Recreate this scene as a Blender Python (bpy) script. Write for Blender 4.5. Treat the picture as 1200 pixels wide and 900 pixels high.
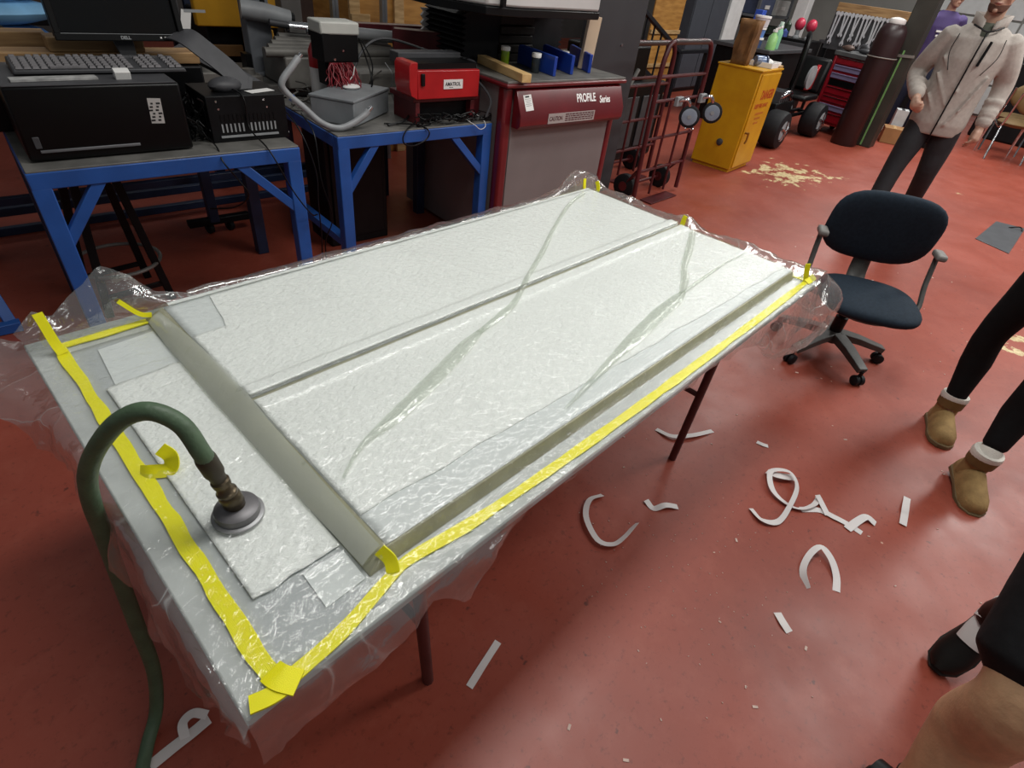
import bpy, bmesh, math, random
from mathutils import Vector, Matrix, Euler, noise
PI = math.pi
random.seed(7)
for o in list(bpy.data.objects): bpy.data.objects.remove(o)
S = bpy.context.scene
C = S.collection

# ------------------------------------------------------------------ camera
cam_d = bpy.data.cameras.new('camera'); cam = bpy.data.objects.new('camera', cam_d); C.objects.link(cam)
cam_d.sensor_fit = 'HORIZONTAL'; cam_d.sensor_width = 36.0; cam_d.lens = 646.0 / 1200 * 36.0
cam_d.clip_start = 0.05; cam_d.clip_end = 200
pitch, roll, yaw = 0.66186, 0.13769, 0.68567
fw = Vector((math.cos(yaw)*math.cos(pitch), math.sin(yaw)*math.cos(pitch), -math.sin(pitch)))
rt = Vector((math.sin(yaw), -math.cos(yaw), 0)); up = rt.cross(fw)
r2 = rt*math.cos(roll) + up*math.sin(roll); u2 = -rt*math.sin(roll) + up*math.cos(roll)
cam.matrix_world = Matrix(((r2.x, u2.x, -fw.x, 0), (r2.y, u2.y, -fw.y, 0), (r2.z, u2.z, -fw.z, 1.6), (0, 0, 0, 1)))
S.camera = cam

# ------------------------------------------------------------------ world, lamps, exposure
W = bpy.data.worlds.new('world'); S.world = W; W.use_nodes = True
W.node_tree.nodes['Background'].inputs[0].default_value = (0.93, 0.97, 1.0, 1)
W.node_tree.nodes['Background'].inputs[1].default_value = 0.10
def tube_light(x, y, z, lx, ly, power):
    d = bpy.data.lights.new('ceiling_tube', 'AREA'); d.shape = 'RECTANGLE'; d.size = lx; d.size_y = ly
    d.energy = power; d.color = (1.0, 0.985, 0.95)
    o = bpy.data.objects.new('ceiling_tube', d); o.location = (x, y, z); C.objects.link(o)
for (x, y, p) in ((1.7, 0.9, 58), (4.9, -0.9, 78), (8.4, -1.6, 105), (10.8, 1.8, 110), (7.6, 2.2, 60), (0.4, -2.4, 16), (5.0, -4.2, 60), (5.2, 6.3, 16), (1.5, 6.6, 9)):
    tube_light(x, y, 3.9, 2.6, 0.7, p)
S.view_settings.view_transform = 'Standard'; S.view_settings.look = 'None'
S.view_settings.gamma = 1; S.view_settings.use_curve_mapping = False
S.view_settings.exposure = 0.4

# ------------------------------------------------------------------ materials
def lin(h):
    h = h.lstrip('#'); o = []
    for i in (0, 2, 4):
        c = int(h[i:i+2], 16)/255; o.append(c/12.92 if c <= 0.04045 else ((c+0.055)/1.055)**2.4)
    return (*o, 1)
MATS = {}
def nmat(name):
    m = bpy.data.materials.new(name); m.use_nodes = True; nt = m.node_tree
    return m, nt, nt.nodes['Principled BSDF']
def mat(name, hexc, rough=0.5, metal=0.0, var=0.12, scale=9, bump=0.0, bscale=60, hex2=None, coat=0.0, stretch=None):
    if name in MATS: return MATS[name]
    m, nt, b = nmat(name); N = nt.nodes; L = nt.links
    tc = N.new('ShaderNodeTexCoord'); src = tc.outputs['Object']
    if stretch:
        mp = N.new('ShaderNodeMapping'); mp.inputs['Scale'].default_value = stretch; L.new(src, mp.inputs[0]); src = mp.outputs[0]
    no = N.new('ShaderNodeTexNoise'); no.inputs['Scale'].default_value = scale; no.inputs['Detail'].default_value = 5
    L.new(src, no.inputs['Vector'])
    c = lin(hexc)
    mx = N.new('ShaderNodeMix'); mx.data_type = 'RGBA'
    if hex2: a, d = c, lin(hex2)
    else:
        a = tuple(max(0, v*(1-var)) for v in c[:3]) + (1,); d = tuple(min(1, v*(1+var)) for v in c[:3]) + (1,)
    mx.inputs[6].default_value = a; mx.inputs[7].default_value = d
    rp = N.new('ShaderNodeMapRange'); rp.inputs[1].default_value = 0.35; rp.inputs[2].default_value = 0.65
    L.new(no.outputs['Fac'], rp.inputs[0]); L.new(rp.outputs[0], mx.inputs[0]); L.new(mx.outputs[2], b.inputs['Base Color'])
    b.inputs['Roughness'].default_value = rough; b.inputs['Metallic'].default_value = metal
    if 'black' in name: b.inputs['Specular IOR Level'].default_value = 0.25
    if coat: b.inputs['Coat Weight'].default_value = coat; b.inputs['Coat Roughness'].default_value = 0.12
    if bump:
        n2 = N.new('ShaderNodeTexNoise'); n2.inputs['Scale'].default_value = bscale; n2.inputs['Detail'].default_value = 4
        L.new(src, n2.inputs['Vector']); bp = N.new('ShaderNodeBump'); bp.inputs['Strength'].default_value = bump
        bp.inputs['Distance'].default_value = 0.01; L.new(n2.outputs['Fac'], bp.inputs['Height']); L.new(bp.outputs[0], b.inputs['Normal'])
    MATS[name] = m
    return m

# ------------------------------------------------------------------ mesh building
def wm(o):
    return (wm(o.parent) @ o.matrix_basis) if o.parent else o.matrix_basis.copy()
class MB:
    def __init__(self): self.v = []; self.f = []
    def add(self, vs, fs, M=None):
        n = len(self.v)
        self.v += [tuple(M @ Vector(p)) for p in vs] if M else [tuple(p) for p in vs]
        self.f += [tuple(i+n for i in q) for q in fs]; return self
    def box(self, c, s, rot=(0, 0, 0), M=None):
        R = Matrix.Translation(c) @ Euler(rot).to_matrix().to_4x4()
        if M: R = M @ R
        x, y, z = s[0]/2, s[1]/2, s[2]/2
        return self.add([(-x,-y,-z),(x,-y,-z),(x,y,-z),(-x,y,-z),(-x,-y,z),(x,-y,z),(x,y,z),(-x,y,z)],
                 [(0,3,2,1),(4,5,6,7),(0,1,5,4),(1,2,6,5),(2,3,7,6),(3,0,4,7)], R)
    def bx(self, x0, y0, z0, x1, y1, z1):
        return self.box(((x0+x1)/2, (y0+y1)/2, (z0+z1)/2), (abs(x1-x0), abs(y1-y0), abs(z1-z0)))
    def beam(self, a, b, w, h=None, upv=(0, 0, 1)):     # square bar from a to b
        a, b = Vector(a), Vector(b); d = b-a; L = d.length; z = d.normalized(); h = h or w
        u = Vector(upv)
        if abs(z.dot(u)) > 0.95: u = Vector((0, 1, 0))
        x = u.cross(z).normalized(); y = z.cross(x)
        M = Matrix(((x.x,y.x,z.x,(a.x+b.x)/2),(x.y,y.y,z.y,(a.y+b.y)/2),(x.z,y.z,z.z,(a.z+b.z)/2),(0,0,0,1)))
        return self.box((0,0,0), (w, h, L), M=M)
    def tube(self, pts, r, n=8, smooth=0, sq=None):
        pts = [Vector(p) for p in pts]
        if smooth and len(pts) > 2: 
            rr = r if isinstance(r, (list, tuple)) else [r]*len(pts)
            pts, r = spline(pts, smooth, rr)
        rs = r if isinstance(r, (list, tuple)) else [r]*len(pts)
        base = len(self.v); T = None; prev = None
        for i, p in enumerate(pts):
            t = (pts[min(i+1, len(pts)-1)] - pts[max(i-1, 0)])
            t = t.normalized() if t.length > 1e-9 else Vector((0,0,1))
            if prev is None:
                u = Vector((0,0,1)) if abs(t.z) < 0.9 else Vector((1,0,0)); x = u.cross(t).normalized()
            else:
                x = prev - t*prev.dot(t); x = x.normalized() if x.length > 1e-6 else t.orthogonal().normalized()
            prev = x; y = t.cross(x)
            for k in range(n):
                a = 2*PI*k/n + (PI/4 if n == 4 else 0); ex, ey = (1, 1) if sq is None else sq
                self.v.append(tuple(p + (x*math.cos(a)*ex + y*math.sin(a)*ey)*rs[i]))
        m = len(pts)
        for i in range(m-1):
            for k in range(n):
                a = base+i*n+k; b = base+i*n+(k+1) % n
                self.f.append((a, b, b+n, a+n))
        self.f.append(tuple(base+k for k in reversed(range(n)))); self.f.append(tuple(base+(m-1)*n+k for k in range(n)))
        return self
    def lathe(self, prof, n=20, M=None, loc=(0,0,0)):
        M = M or Matrix.Translation(loc); vs = []; fs = []
        for r, z in prof:
            for k in range(n): a = 2*PI*k/n; vs.append((r*math.cos(a), r*math.sin(a), z))
        m = len(prof)
        for i in range(m-1):
            for k in range(n):
                a = i*n+k; b = i*n+(k+1) % n; fs.append((a, b, b+n, a+n))
        fs.append(tuple(reversed(range(n)))); fs.append(tuple((m-1)*n+k for k in range(n)))
        return self.add(vs, fs, M)
    def cyl(self, a, b, r, n=16):
        return self.tube([a, b], r, n)
    def prism(self, poly, h0, h1, M=None):              # polygon in xy pulled along z
        n = len(poly); vs = [(p[0], p[1], h0) for p in poly] + [(p[0], p[1], h1) for p in poly]
        fs = [tuple(reversed(range(n))), tuple(range(n, 2*n))] + [(i, (i+1) % n, (i+1) % n+n, i+n) for i in range(n)]
        return self.add(vs, fs, M)
    def grid(self, rows):                                # list of rows of points
        base = len(self.v); m = len(rows[0])
        for r in rows: self.v += [tuple(p) for p in r]
        for i in range(len(rows)-1):
            for j in range(m-1):
                a = base+i*m+j; self.f.append((a, a+1, a+m+1, a+m))
        return self
    def ellip(self, c, r, n=12, m=8, rot=(0,0,0)):
        M = Matrix.Translation(c) @ Euler(rot).to_matrix().to_4x4() @ Matrix.Diagonal((*r, 1))
        return self.lathe([(max(0.02, math.sin(PI*i/m)), -math.cos(PI*i/m)) for i in range(m+1)], n, M)
    def build(self, name, m, parent=None, world=False, bevel=0.0, smooth=True, angle=40, kind=None, seg=2):
        me = bpy.data.meshes.new(name); vs = self.v
        if world and parent is not None:
            I = wm(parent).inverted(); vs = [tuple(I @ Vector(p)) for p in vs]
        me.from_pydata(vs, [], self.f); me.update()
        bm = bmesh.new(); bm.from_mesh(me); bmesh.ops.recalc_face_normals(bm, faces=bm.faces); bm.to_mesh(me); bm.free()
        if smooth:
            me.shade_smooth(); me.set_sharp_from_angle(angle=math.radians(angle))
        if m: me.materials.append(m)
        o = bpy.data.objects.new(name, me); C.objects.link(o)
        if parent is not None: o.parent = parent
        if bevel:
            b = o.modifiers.new('bevel', 'BEVEL'); b.width = bevel; b.segments = seg; b.limit_method = 'ANGLE'; b.angle_limit = math.radians(50)
        if kind: o['kind'] = kind
        return o
def spline(pts, k, rr=None):
    P = [pts[0]*2-pts[1]] + list(pts) + [pts[-1]*2-pts[-2]]; out = []; ro = []
    rr = rr or [0]*len(pts)
    for i in range(len(pts)-1):
        a, b, c, d = P[i:i+4]
        for s in range(k):
            t = s/k; t2 = t*t; t3 = t2*t
            out.append(0.5*((2*b) + (c-a)*t + (2*a-5*b+4*c-d)*t2 + (3*b-a-3*c+d)*t3)); ro.append(rr[i]*(1-t)+rr[i+1]*t)
    out.append(pts[-1]); ro.append(rr[-1])
    return out, ro
def thing(name, label, cat, loc=(0,0,0), rz=0.0, group=None):
    o = bpy.data.objects.new(name, None); C.objects.link(o); o.empty_display_size = 0.1
    o.location = loc; o.rotation_euler = (0, 0, rz); return tag(o, label, cat, group)
def tag(o, label, cat, group=None, kind=None):
    if label: o['label'] = label
    if cat: o['category'] = cat
    if group: o['group'] = group
    if kind: o['kind'] = kind
    return o
def lab(o, label): o['label'] = label; return o
def copy_tree(o, parent=None):
    c = o.copy(); C.objects.link(c)
    if parent is not None: c.parent = parent
    for ch in list(o.children): copy_tree(ch, c)
    return c
def text(s, size, m, parent, M, name='lettering', ext=0.0004, shear=0.0, bold=0.0, align='LEFT'):
    cu = bpy.data.curves.new('txt', 'FONT'); cu.body = s; cu.size = size; cu.extrude = ext; cu.shear = shear; cu.offset = bold; cu.align_x = align
    t = bpy.data.objects.new('txt', cu); C.objects.link(t); bpy.context.view_layer.update()
    dg = bpy.context.evaluated_depsgraph_get()
    me = bpy.data.meshes.new_from_object(t.evaluated_get(dg)); bpy.data.objects.remove(t)
    me.transform(M); me.materials.clear(); me.materials.append(m); me.name = name
    o = bpy.data.objects.new(name, me); C.objects.link(o); o.parent = parent
    return o
def frame(origin, xdir, ydir):                          # matrix whose local x,y run along the given directions
    x = Vector(xdir).normalized(); z = x.cross(Vector(ydir)).normalized(); y = z.cross(x)
    return Matrix(((x.x,y.x,z.x,origin[0]),(x.y,y.y,z.y,origin[1]),(x.z,y.z,z.z,origin[2]),(0,0,0,1)))
# the bench row runs 5.3 degrees off the moulding table
RA = -0.0925
def BW(u, v, z=0.0):
    c, s = math.cos(RA), math.sin(RA); return (0.28+u*c-v*s, 2.563+u*s+v*c, z)
def Bt(p): return BW(*p)

# ================================================================== setting
def floor_mat():
    m, nt, b = nmat('painted_concrete'); N = nt.nodes; L = nt.links
    tc = N.new('ShaderNodeTexCoord'); src = tc.outputs['Object']
    def nz(sc, det=5, rough=0.55):
        n = N.new('ShaderNodeTexNoise'); n.inputs['Scale'].default_value = sc; n.inputs['Detail'].default_value = det; n.inputs['Roughness'].default_value = rough
        L.new(src, n.inputs['Vector']); return n.outputs['Fac']
    def ramp(s, a, c, lo=0.0, hi=1.0):
        r = N.new('ShaderNodeMapRange'); r.inputs[1].default_value = a; r.inputs[2].default_value = c; r.inputs[3].default_value = lo; r.inputs[4].default_value = hi
        L.new(s, r.inputs[0]); return r.outputs[0]
    def mix(f, a, c, mode='MIX'):
        x = N.new('ShaderNodeMix'); x.data_type = 'RGBA'; x.blend_type = mode
        if isinstance(f, float): x.inputs[0].default_value = f
        else: L.new(f, x.inputs[0])
        for i, q in ((6, a), (7, c)):
            if isinstance(q, tuple): x.inputs[i].default_value = q
            else: L.new(q, x.inputs[i])
        return x.outputs[2]
    def mth(op, a, c):
        x = N.new('ShaderNodeMath'); x.operation = op
        for i, q in ((0, a), (1, c)):
            if isinstance(q, (int, float)): x.inputs[i].default_value = q
            else: L.new(q, x.inputs[i])
        return x.outputs[0]
    col = mix(ramp(nz(1.1, 6), 0.35, 0.65), lin('#9a4837'), lin('#893c2c'))
    col = mix(ramp(nz(9, 6, 0.7), 0.5, 0.75, 0, 0.5), col, lin('#a35644'))
    col = mix(ramp(nz(45, 4, 0.7), 0.56, 0.72, 0, 0.7), col, lin('#652c21'))
    # dark scuffs and small pale chips in the paint
    col = mix(ramp(nz(17, 3, 0.6), 0.69, 0.74, 0, 0.75), col, lin('#4a241f'))
    vo = N.new('ShaderNodeTexVoronoi'); vo.inputs['Scale'].default_value = 9; L.new(src, vo.inputs['Vector'])
    chip = mth('MULTIPLY', ramp(vo.outputs['Distance'], 0.05, 0.035), ramp(nz(3.1), 0.56, 0.6))
    col = mix(mth('MULTIPLY', chip, 0.7), col, lin('#d8b9a4'))
    # two worn places where cream primer shows
    sx = N.new('ShaderNodeSeparateXYZ'); L.new(src, sx.inputs[0])
    worn = None
    for (x, y, rx, ry, th) in ((6.72, 2.02, 0.62, 0.42, -0.035), (4.44, -0.40, 0.26, 0.10, -0.01), (8.0, 0.55, 0.5, 0.25, 0.12), (7.1, 1.62, 0.3, 0.12, 0.02)):
        dx = mth('DIVIDE', mth('SUBTRACT', sx.outputs[0], x), rx); dy = mth('DIVIDE', mth('SUBTRACT', sx.outputs[1], y), ry)
        d = mth('ADD', mth('MULTIPLY', dx, dx), mth('MULTIPLY', dy, dy))
        k = mth('SUBTRACT', mth('ADD', nz(5.5, 6, 0.65), -0.02-th), mth('MULTIPLY', d, 0.14))
        k = ramp(k, 0.47, 0.50)
        worn = k if worn is None else mth('MAXIMUM', worn, k)
    col = mix(worn, col, mix(ramp(nz(30), 0.4, 0.6), lin('#d9c79a'), lin('#b9a276')))
    L.new(col, b.inputs['Base Color'])
    L.new(ramp(nz(3.2, 6), 0.3, 0.7, 0.36, 0.52), b.inputs['Roughness'])
    b.inputs['IOR'].default_value = 1.5; b.inputs['Specular IOR Level'].default_value = 0.5
    bp = N.new('ShaderNodeBump'); bp.inputs['Strength'].default_value = 0.10; bp.inputs['Distance'].default_value = 0.004
    L.new(nz(28, 5), bp.inputs['Height']); L.new(bp.outputs[0], b.inputs['Normal'])
    return m
M_floor = floor_mat()
MB().bx(-4, -5, -0.05, 15.5, 10.5, 0).build('floor', M_floor, kind='structure', smooth=False)
M_wall = mat('grey_wall_paint', '#8f8d88', 0.8, var=0.06, scale=3)
MB().bx(-4, 10.4, 0, 15.5, 10.5, 4.2).build('wall_left', mat('dark_wall', '#4c4a48', 0.85, var=0.15, scale=2), kind='structure', smooth=False)
wr = MB().bx(15.4, -5, 0, 15.5, 10.4, 4.2).build('wall_right', M_wall, kind='structure', smooth=False)
# pale sectional door panels on the far wall
M_white = mat('white_panel_paint', '#d6d7d6', 0.5, var=0.05)
for j in range(7):
    for i in range(4):
        MB().box((15.38, -3.0+i*1.55+0.775, 0.02+j*0.52+0.255), (0.04, 1.52, 0.49)).build('panel', M_white, wr, bevel=0.012)

# ================================================================== work table with the vacuum bagged mould
TX0, TX1, TY0, TY1, TZ = 0.03, 2.222, 0.404, 1.522, 0.745
M_lam = mat('grey_white_laminate', '#b9bcbc', 0.35, var=0.08, scale=14)
M_maroon = mat('maroon_leg_paint', '#4a2020', 0.4, var=0.2)
tb = thing('work_table', 'long folding work table with dark red steel legs under the clear bagging film', 'table', (1.12, 0.96, 0))
MB().bx(TX0, TY0, TZ-0.020, TX1, TY1, TZ).build('table_top', M_lam, tb, world=True, bevel=0.004)
ap = MB()
for y in (TY0+0.07, TY1-0.07): ap.bx(TX0+0.1, y-0.012, TZ-0.07, TX1-0.1, y+0.012, TZ-0.021)
ap.build('apron', M_maroon, tb, world=True, bevel=0.002)
for x, s in ((0.42, 1), (1.80, -1)):
    for y in (0.525, 1.39):
        MB().tube([(x-s*0.015, y, TZ-0.03), (x+s*0.035, y, 0.0)], 0.016, 10).build('leg', M_maroon, tb, world=True)
    MB().tube([(x+s*0.01, 0.525, 0.33), (x+s*0.01, 1.39, 0.33)], 0.011, 8).build('crossbar', M_maroon, tb, world=True)

# ---- mould plate lying on the table
PX0, PX1, PY0, PY1, PZ = 0.318, 2.142, 0.487, 1.458, 0.779
M_mould = mat('olive_tooling_board', '#a8a58c', 0.4, var=0.12, scale=14)
md = thing('composite_mould', 'flat raised mould plate lying on the table beneath the white breather cloth', 'mould', (1.2, 0.97, TZ))
def loop(x0, y0, x1, y1, z): return [(x0, y0, z), (x1, y0, z), (x1, y1, z), (x0, y1, z)]
mb = MB(); mb.add(loop(0.277, 0.476, 2.152, 1.476, TZ)+loop(0.279, 0.4775, 2.150, 1.474, TZ+0.006)+loop(PX0, PY0, PX1, PY1, PZ),
    [(3, 2, 1, 0), (8, 9, 10, 11)]+[(k*4+i, k*4+(i+1) % 4, k*4+4+(i+1) % 4, k*4+4+i) for k in (0, 1) for i in range(4)])
mb.build('plate', M_mould, md, world=True, bevel=0.002)
# ---- fabrics
def fabric(name, hexc, rough, bump, sc, white=0.0):
    m, nt, b = nmat(name); N = nt.nodes; L = nt.links
    tc = N.new('ShaderNodeTexCoord')
    mp = N.new('ShaderNodeMapping'); mp.inputs['Scale'].default_value = (1, 1.5, 1); mp.inputs['Rotation'].default_value = (0, 0, 0.7); L.new(tc.outputs['Object'], mp.inputs[0])
    n1 = N.new('ShaderNodeTexNoise'); n1.inputs['Scale'].default_value = sc; n1.inputs['Detail'].default_value = 3; n1.inputs['Distortion'].default_value = 0.25
    n2 = N.new('ShaderNodeTexNoise'); n2.inputs['Scale'].default_value = 4; n2.inputs['Detail'].default_value = 5
    L.new(mp.outputs[0], n1.inputs['Vector']); L.new(tc.outputs['Object'], n2.inputs['Vector'])
    mx = N.new('ShaderNodeMix'); mx.data_type = 'RGBA'; c = lin(hexc)
    mx.inputs[6].default_value = tuple(v*0.9 for v in c[:3])+(1,); mx.inputs[7].default_value = c
    L.new(n2.outputs['Fac'], mx.inputs[0]); L.new(mx.outputs[2], b.inputs['Base Color'])
    b.inputs['Roughness'].default_value = rough
    bp = N.new('ShaderNodeBump'); bp.inputs['Strength'].default_value = bump; bp.inputs['Distance'].default_value = 0.006
    L.new(n1.outputs['Fac'], bp.inputs['Height']); L.new(bp.outputs[0], b.inputs['Normal'])
    return m
M_breather = fabric('white_breather', '#eceeec', 0.5, 0.75, 58)
M_peel = fabric('pale_peel_ply', '#d9dddd', 0.45, 0.12, 60)
M_base = fabric('grey_base_cloth', '#b4b8ba', 0.5, 0.25, 30)
def sm(a, b, x):
    t = min(1, max(0, (x-a)/(b-a))); return t*t*(3-2*t)
RY = 0.985
def ridge(y):                                            # long joint down the middle of the plate
    return 0.0085*sm(RY+0.05, RY+0.03, y)*sm(RY-0.004, RY+0.002, y) + 0.004*sm(RY-0.064, RY-0.05, y)*sm(RY-0.012, RY-0.018, y)
DENSE = [RY+0.001*k for k in (-65, -58, -50, -30, -19, -16, -13, -10, -5, -2, 0, 2, 4, 8, 20, 30, 40, 50)]
def mesh_grid(x0, x1, y0, y1, h, fz, dense=()):
    nx = max(2, int((x1-x0)/h)); ny = max(2, int((y1-y0)/h)); mb = MB()
    ys = sorted(set([y0+(y1-y0)*j/ny for j in range(ny+1)]) | set(dense))
    mb.grid([[(x0+(x1-x0)*i/nx, y, fz(x0+(x1-x0)*i/nx, y)) for i in range(nx+1)] for y in ys])
    return mb
def solid(o, t):
    s = o.modifiers.new('thick', 'SOLIDIFY'); s.thickness = t; s.offset = -1; return o
def wob(x, y, a, s): return a*noise.noise(Vector((x*s, y*s, 3.1)))
# peel ply covers the plate, the thick breather stops short of the near edge and of the far left corner
SEAM0, SEAM1 = RY-0.0135, RY-0.001
for (ya, yb, l_) in ((PY0+0.003, SEAM0-0.001, 'smooth pale peel ply under the near white cloth, bare along the near edge'), (SEAM1+0.001, PY1-0.004, 'smooth pale peel ply under the far white cloth, bare at the far left corner')):
    o = mesh_grid(PX0+0.004, PX1-0.004, ya, yb, 0.02, lambda x, y: PZ+0.0016).build('peel_ply', M_peel, smooth=True)
    tag(solid(o, 0.0012), l_, 'cloth')
def quilt(x0, x1, nx, flo, fhi, fz, ny=60, dense=()):
    rows = []
    for i in range(nx+1):
        x = x0+(x1-x0)*i/nx; lo, hi = flo(x), fhi(x); ys = [lo+(hi-lo)*k/ny for k in range(ny+1)]
        if dense and dense[0] < (lo+hi)/2: ys = [d for d in dense]+[dense[-1]+(hi-dense[-1])*k/ny for k in range(1, ny+1)]
        elif dense: ys = [lo+(dense[0]-lo)*k/ny for k in range(ny)]+list(dense)
        rows.append([(x, y, fz(x, y)) for y in ys])
    return MB().grid(rows)
def br_z(x, y): return PZ+0.0042+ridge(y)+wob(x, y, 0.0012, 9)+wob(x, y, 0.0007, 26)
o = quilt(PX0+0.006, PX1-0.006, 180, lambda x: 0.572+wob(x, 0, 0.008, 9)-0.03*(x-0.3), lambda x: SEAM0, br_z, 40, [RY+0.001*k for k in (-70, -62, -58, -54, -50, -40, -25, -18, -14)]).build('breather_cloth', M_breather)
tag(solid(o, 0.0022), 'near half of the white quilted breather cloth, below the long seam', 'cloth')
o = quilt(PX0+0.006, PX1-0.006, 180, lambda x: SEAM1, lambda x: min(PY1-0.012, 1.30+max(0, x-0.412)*7) if x > 0.41 else 1.28, br_z, 40, [RY+0.001*k for k in (-1, 1, 3, 6, 12, 20, 28, 34, 40, 46, 52)]).build('breather_cloth', M_breather)
tag(solid(o, 0.0022), 'far half of the white quilted breather cloth, beyond the long seam', 'cloth')
# lower strip on the left: grey base cloth, pale sheet, breather patch under the vacuum port, small squares
o = mesh_grid(0.075, 0.274, 0.425, 1.43, 0.02, lambda x, y: TZ+0.0014+wob(x, y, 0.0008, 14)).build('base_cloth', M_base)
tag(solid(o, 0.0012), 'grey base cloth on the low strip left of the mould plate', 'cloth')
o = MB().prism([(0.135, 1.22), (0.273, 1.20), (0.273, 1.41), (0.15, 1.40)], TZ+0.0022, TZ+0.0042).build('peel_ply', M_peel)
tag(o, 'pale smooth sheet at the far end of the low left strip', 'cloth')
o = quilt(0.118, PX0-0.045, 24, lambda x: 0.56+wob(x, 0, 0.006, 30), lambda x: 1.235+0.05*(x-0.13)+wob(x, 4, 0.01, 22), lambda x, y: TZ+0.0072+wob(x, y, 0.0015, 11)+wob(x, y, 0.0009, 30)).build('breather_cloth', M_breather)
tag(solid(o, 0.0022), 'white quilted breather patch under the vacuum port', 'cloth')
o = MB().prism([(0.195, 0.475), (0.27, 0.478), (0.272, 0.55), (0.198, 0.553)], TZ+0.0022, TZ+0.0038).build('peel_ply', M_peel)
tag(o, 'small pale square scrap by the near corner of the mould plate', 'cloth')

# ---- yellow sealant tape
m, nt, b = nmat('yellow_sealant'); b.inputs['Base Color'].default_value = lin('#f0e800'); b.inputs['Roughness'].default_value = 0.4
b.inputs['Subsurface Weight'].default_value = 0.15; b.inputs['Subsurface Radius'].default_value = (0.01, 0.01, 0.002)
n_ = nt.nodes.new('ShaderNodeTexNoise'); n_.inputs['Scale'].default_value = 55; bp_ = nt.nodes.new('ShaderNodeBump'); bp_.inputs['Strength'].default_value = 0.3; bp_.inputs['Distance'].default_value = 0.004
nt.links.new(n_.outputs['Fac'], bp_.inputs['Height']); nt.links.new(bp_.outputs[0], b.inputs['Normal'])
M_yel = m
st = thing('sealant_tape', 'bright yellow putty tape sealing the film all round the mould', 'tape', (1.12, 0.95, TZ))
def ribbon(mb, pts, w, up=(0, 0, 1), t=0.003, wj=0.15):
    pts = [Vector(p) for p in pts]; n = len(pts); q = []
    for i, p in enumerate(pts):
        d = (pts[min(i+1, n-1)]-pts[max(i-1, 0)]).normalized()
        upv = up(i/(n-1)) if callable(up) else Vector(up)
        s = d.cross(upv).normalized(); nn = s.cross(d).normalized()
        ww = (w(i/(n-1)) if callable(w) else w)*(1+wj*noise.noise(Vector((p.x*14, p.y*14, p.z*9))))/2
        q.append((p-s*ww, p+s*ww, p+s*ww+nn*t, p-s*ww+nn*t))
    base = len(mb.v)
    for r in q: mb.v += [tuple(a) for a in r]
    for i in range(n-1):
        for k in range(4):
            a = base+i*4+k; b = base+i*4+(k+1) % 4; mb.f.append((a, b, b+4, a+4))
    mb.f += [(base+3, base+2, base+1, base), tuple(base+(n-1)*4+k for k in range(4))]
    return mb
def seg(a, b, n, jit=0.0015):
    a, b = Vector(a), Vector(b); return [a.lerp(b, i/n)+Vector((wob(i*.37, a.x*3, jit, 1), wob(i*.41, a.y*5+9, jit, 1), 0)) for i in range(n+1)]
TAPE = dict(near=((0.075, 0.418), (2.178, 0.432)), left=((0.082, 0.40), (0.088, 1.455)), far=((0.075, 1.462), (2.19, 1.492)), right=((2.178, 0.43), (2.192, 1.49)))
ztp = TZ+0.0028
mb = MB(); kn = [(0.075, 0.413), (0.19, 0.424), (0.302, 0.452), (0.36, 0.458), (0.5, 0.443), (0.8, 0.434), (1.2, 0.430), (1.7, 0.429), (2.178, 0.434)]
pp, _ = spline([Vector((x, y, ztp)) for x, y in kn], 6); ribbon(mb, pp, 0.023, wj=0.35).build('tape_run', M_yel, st, world=True)
for k in ('left', 'far', 'right'):
    a, b_ = TAPE[k]; ribbon(MB(), seg((*a, ztp), (*b_, ztp), 40, 0.006), 0.026, wj=0.35).build('tape_run', M_yel, st, world=True)
def tab(pts, w, up): ribbon(MB(), spline([Vector(p) for p in pts], 5)[0], w, up, 0.004).build('tape_tab', M_yel, st, world=True)
tab([(0.088, 1.425, TZ+0.006), (0.083, 1.44, TZ+0.03), (0.08, 1.455, TZ+0.075), (0.078, 1.463, TZ+0.10)], 0.022, (0, -1, 0.2))
tab([(0.293, 1.462, TZ+0.02), (0.268, 1.466, TZ+0.03), (0.235, 1.472, TZ+0.075)], 0.012, (0, -1, 0.3))
tab([(0.088, 0.94, TZ+0.006), (0.10, 0.925, TZ+0.012), (0.128, 0.91, TZ+0.012), (0.138, 0.915, TZ+0.035), (0.128, 0.93, TZ+0.052)], 0.026, (-0.5, -0.5, 0.7))
tab([(0.31, 0.455, TZ+0.006), (0.315, 0.47, TZ+0.022), (0.308, 0.49, TZ+0.036)], 0.024, (-0.5, -0.6, 0.4))
tab([(0.10, 0.408, TZ+0.006), (0.07, 0.408, TZ+0.008), (0.043, 0.417, TZ+0.006)], 0.026, (0, 0, 1))
tab([(0.085, 0.44, TZ+0.005), (0.09, 0.42, TZ+0.011), (0.105, 0.398, TZ+0.008)], 0.035, (0, 0, 1))
tab([(2.15, 1.485, TZ+0.004), (2.15, 1.495, TZ+0.045), (2.152, 1.50, TZ+0.068)], 0.018, (0, -1, 0.2))
tab([(2.19, 1.44, TZ+0.004), (2.198, 1.445, TZ+0.035), (2.20, 1.46, TZ+0.06)], 0.018, (-1, 0, 0.2))
tab([(2.186, 0.985, TZ+0.004), (2.19, 0.985, TZ+0.05), (2.192, 0.983, TZ+0.062)], 0.018, (-1, -0.3, 0.2))
tab([(2.178, 0.44, TZ+0.004), (2.172, 0.45, TZ+0.045), (2.17, 0.455, TZ+0.07)], 0.018, (-1, -0.6, 0.2))
tab([(2.16, 0.43, TZ+0.006), (2.20, 0.425, TZ+0.014), (2.225, 0.437, TZ+0.012), (2.235, 0.45, TZ+0.01)], 0.026, (0, -0.4, 1))

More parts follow.
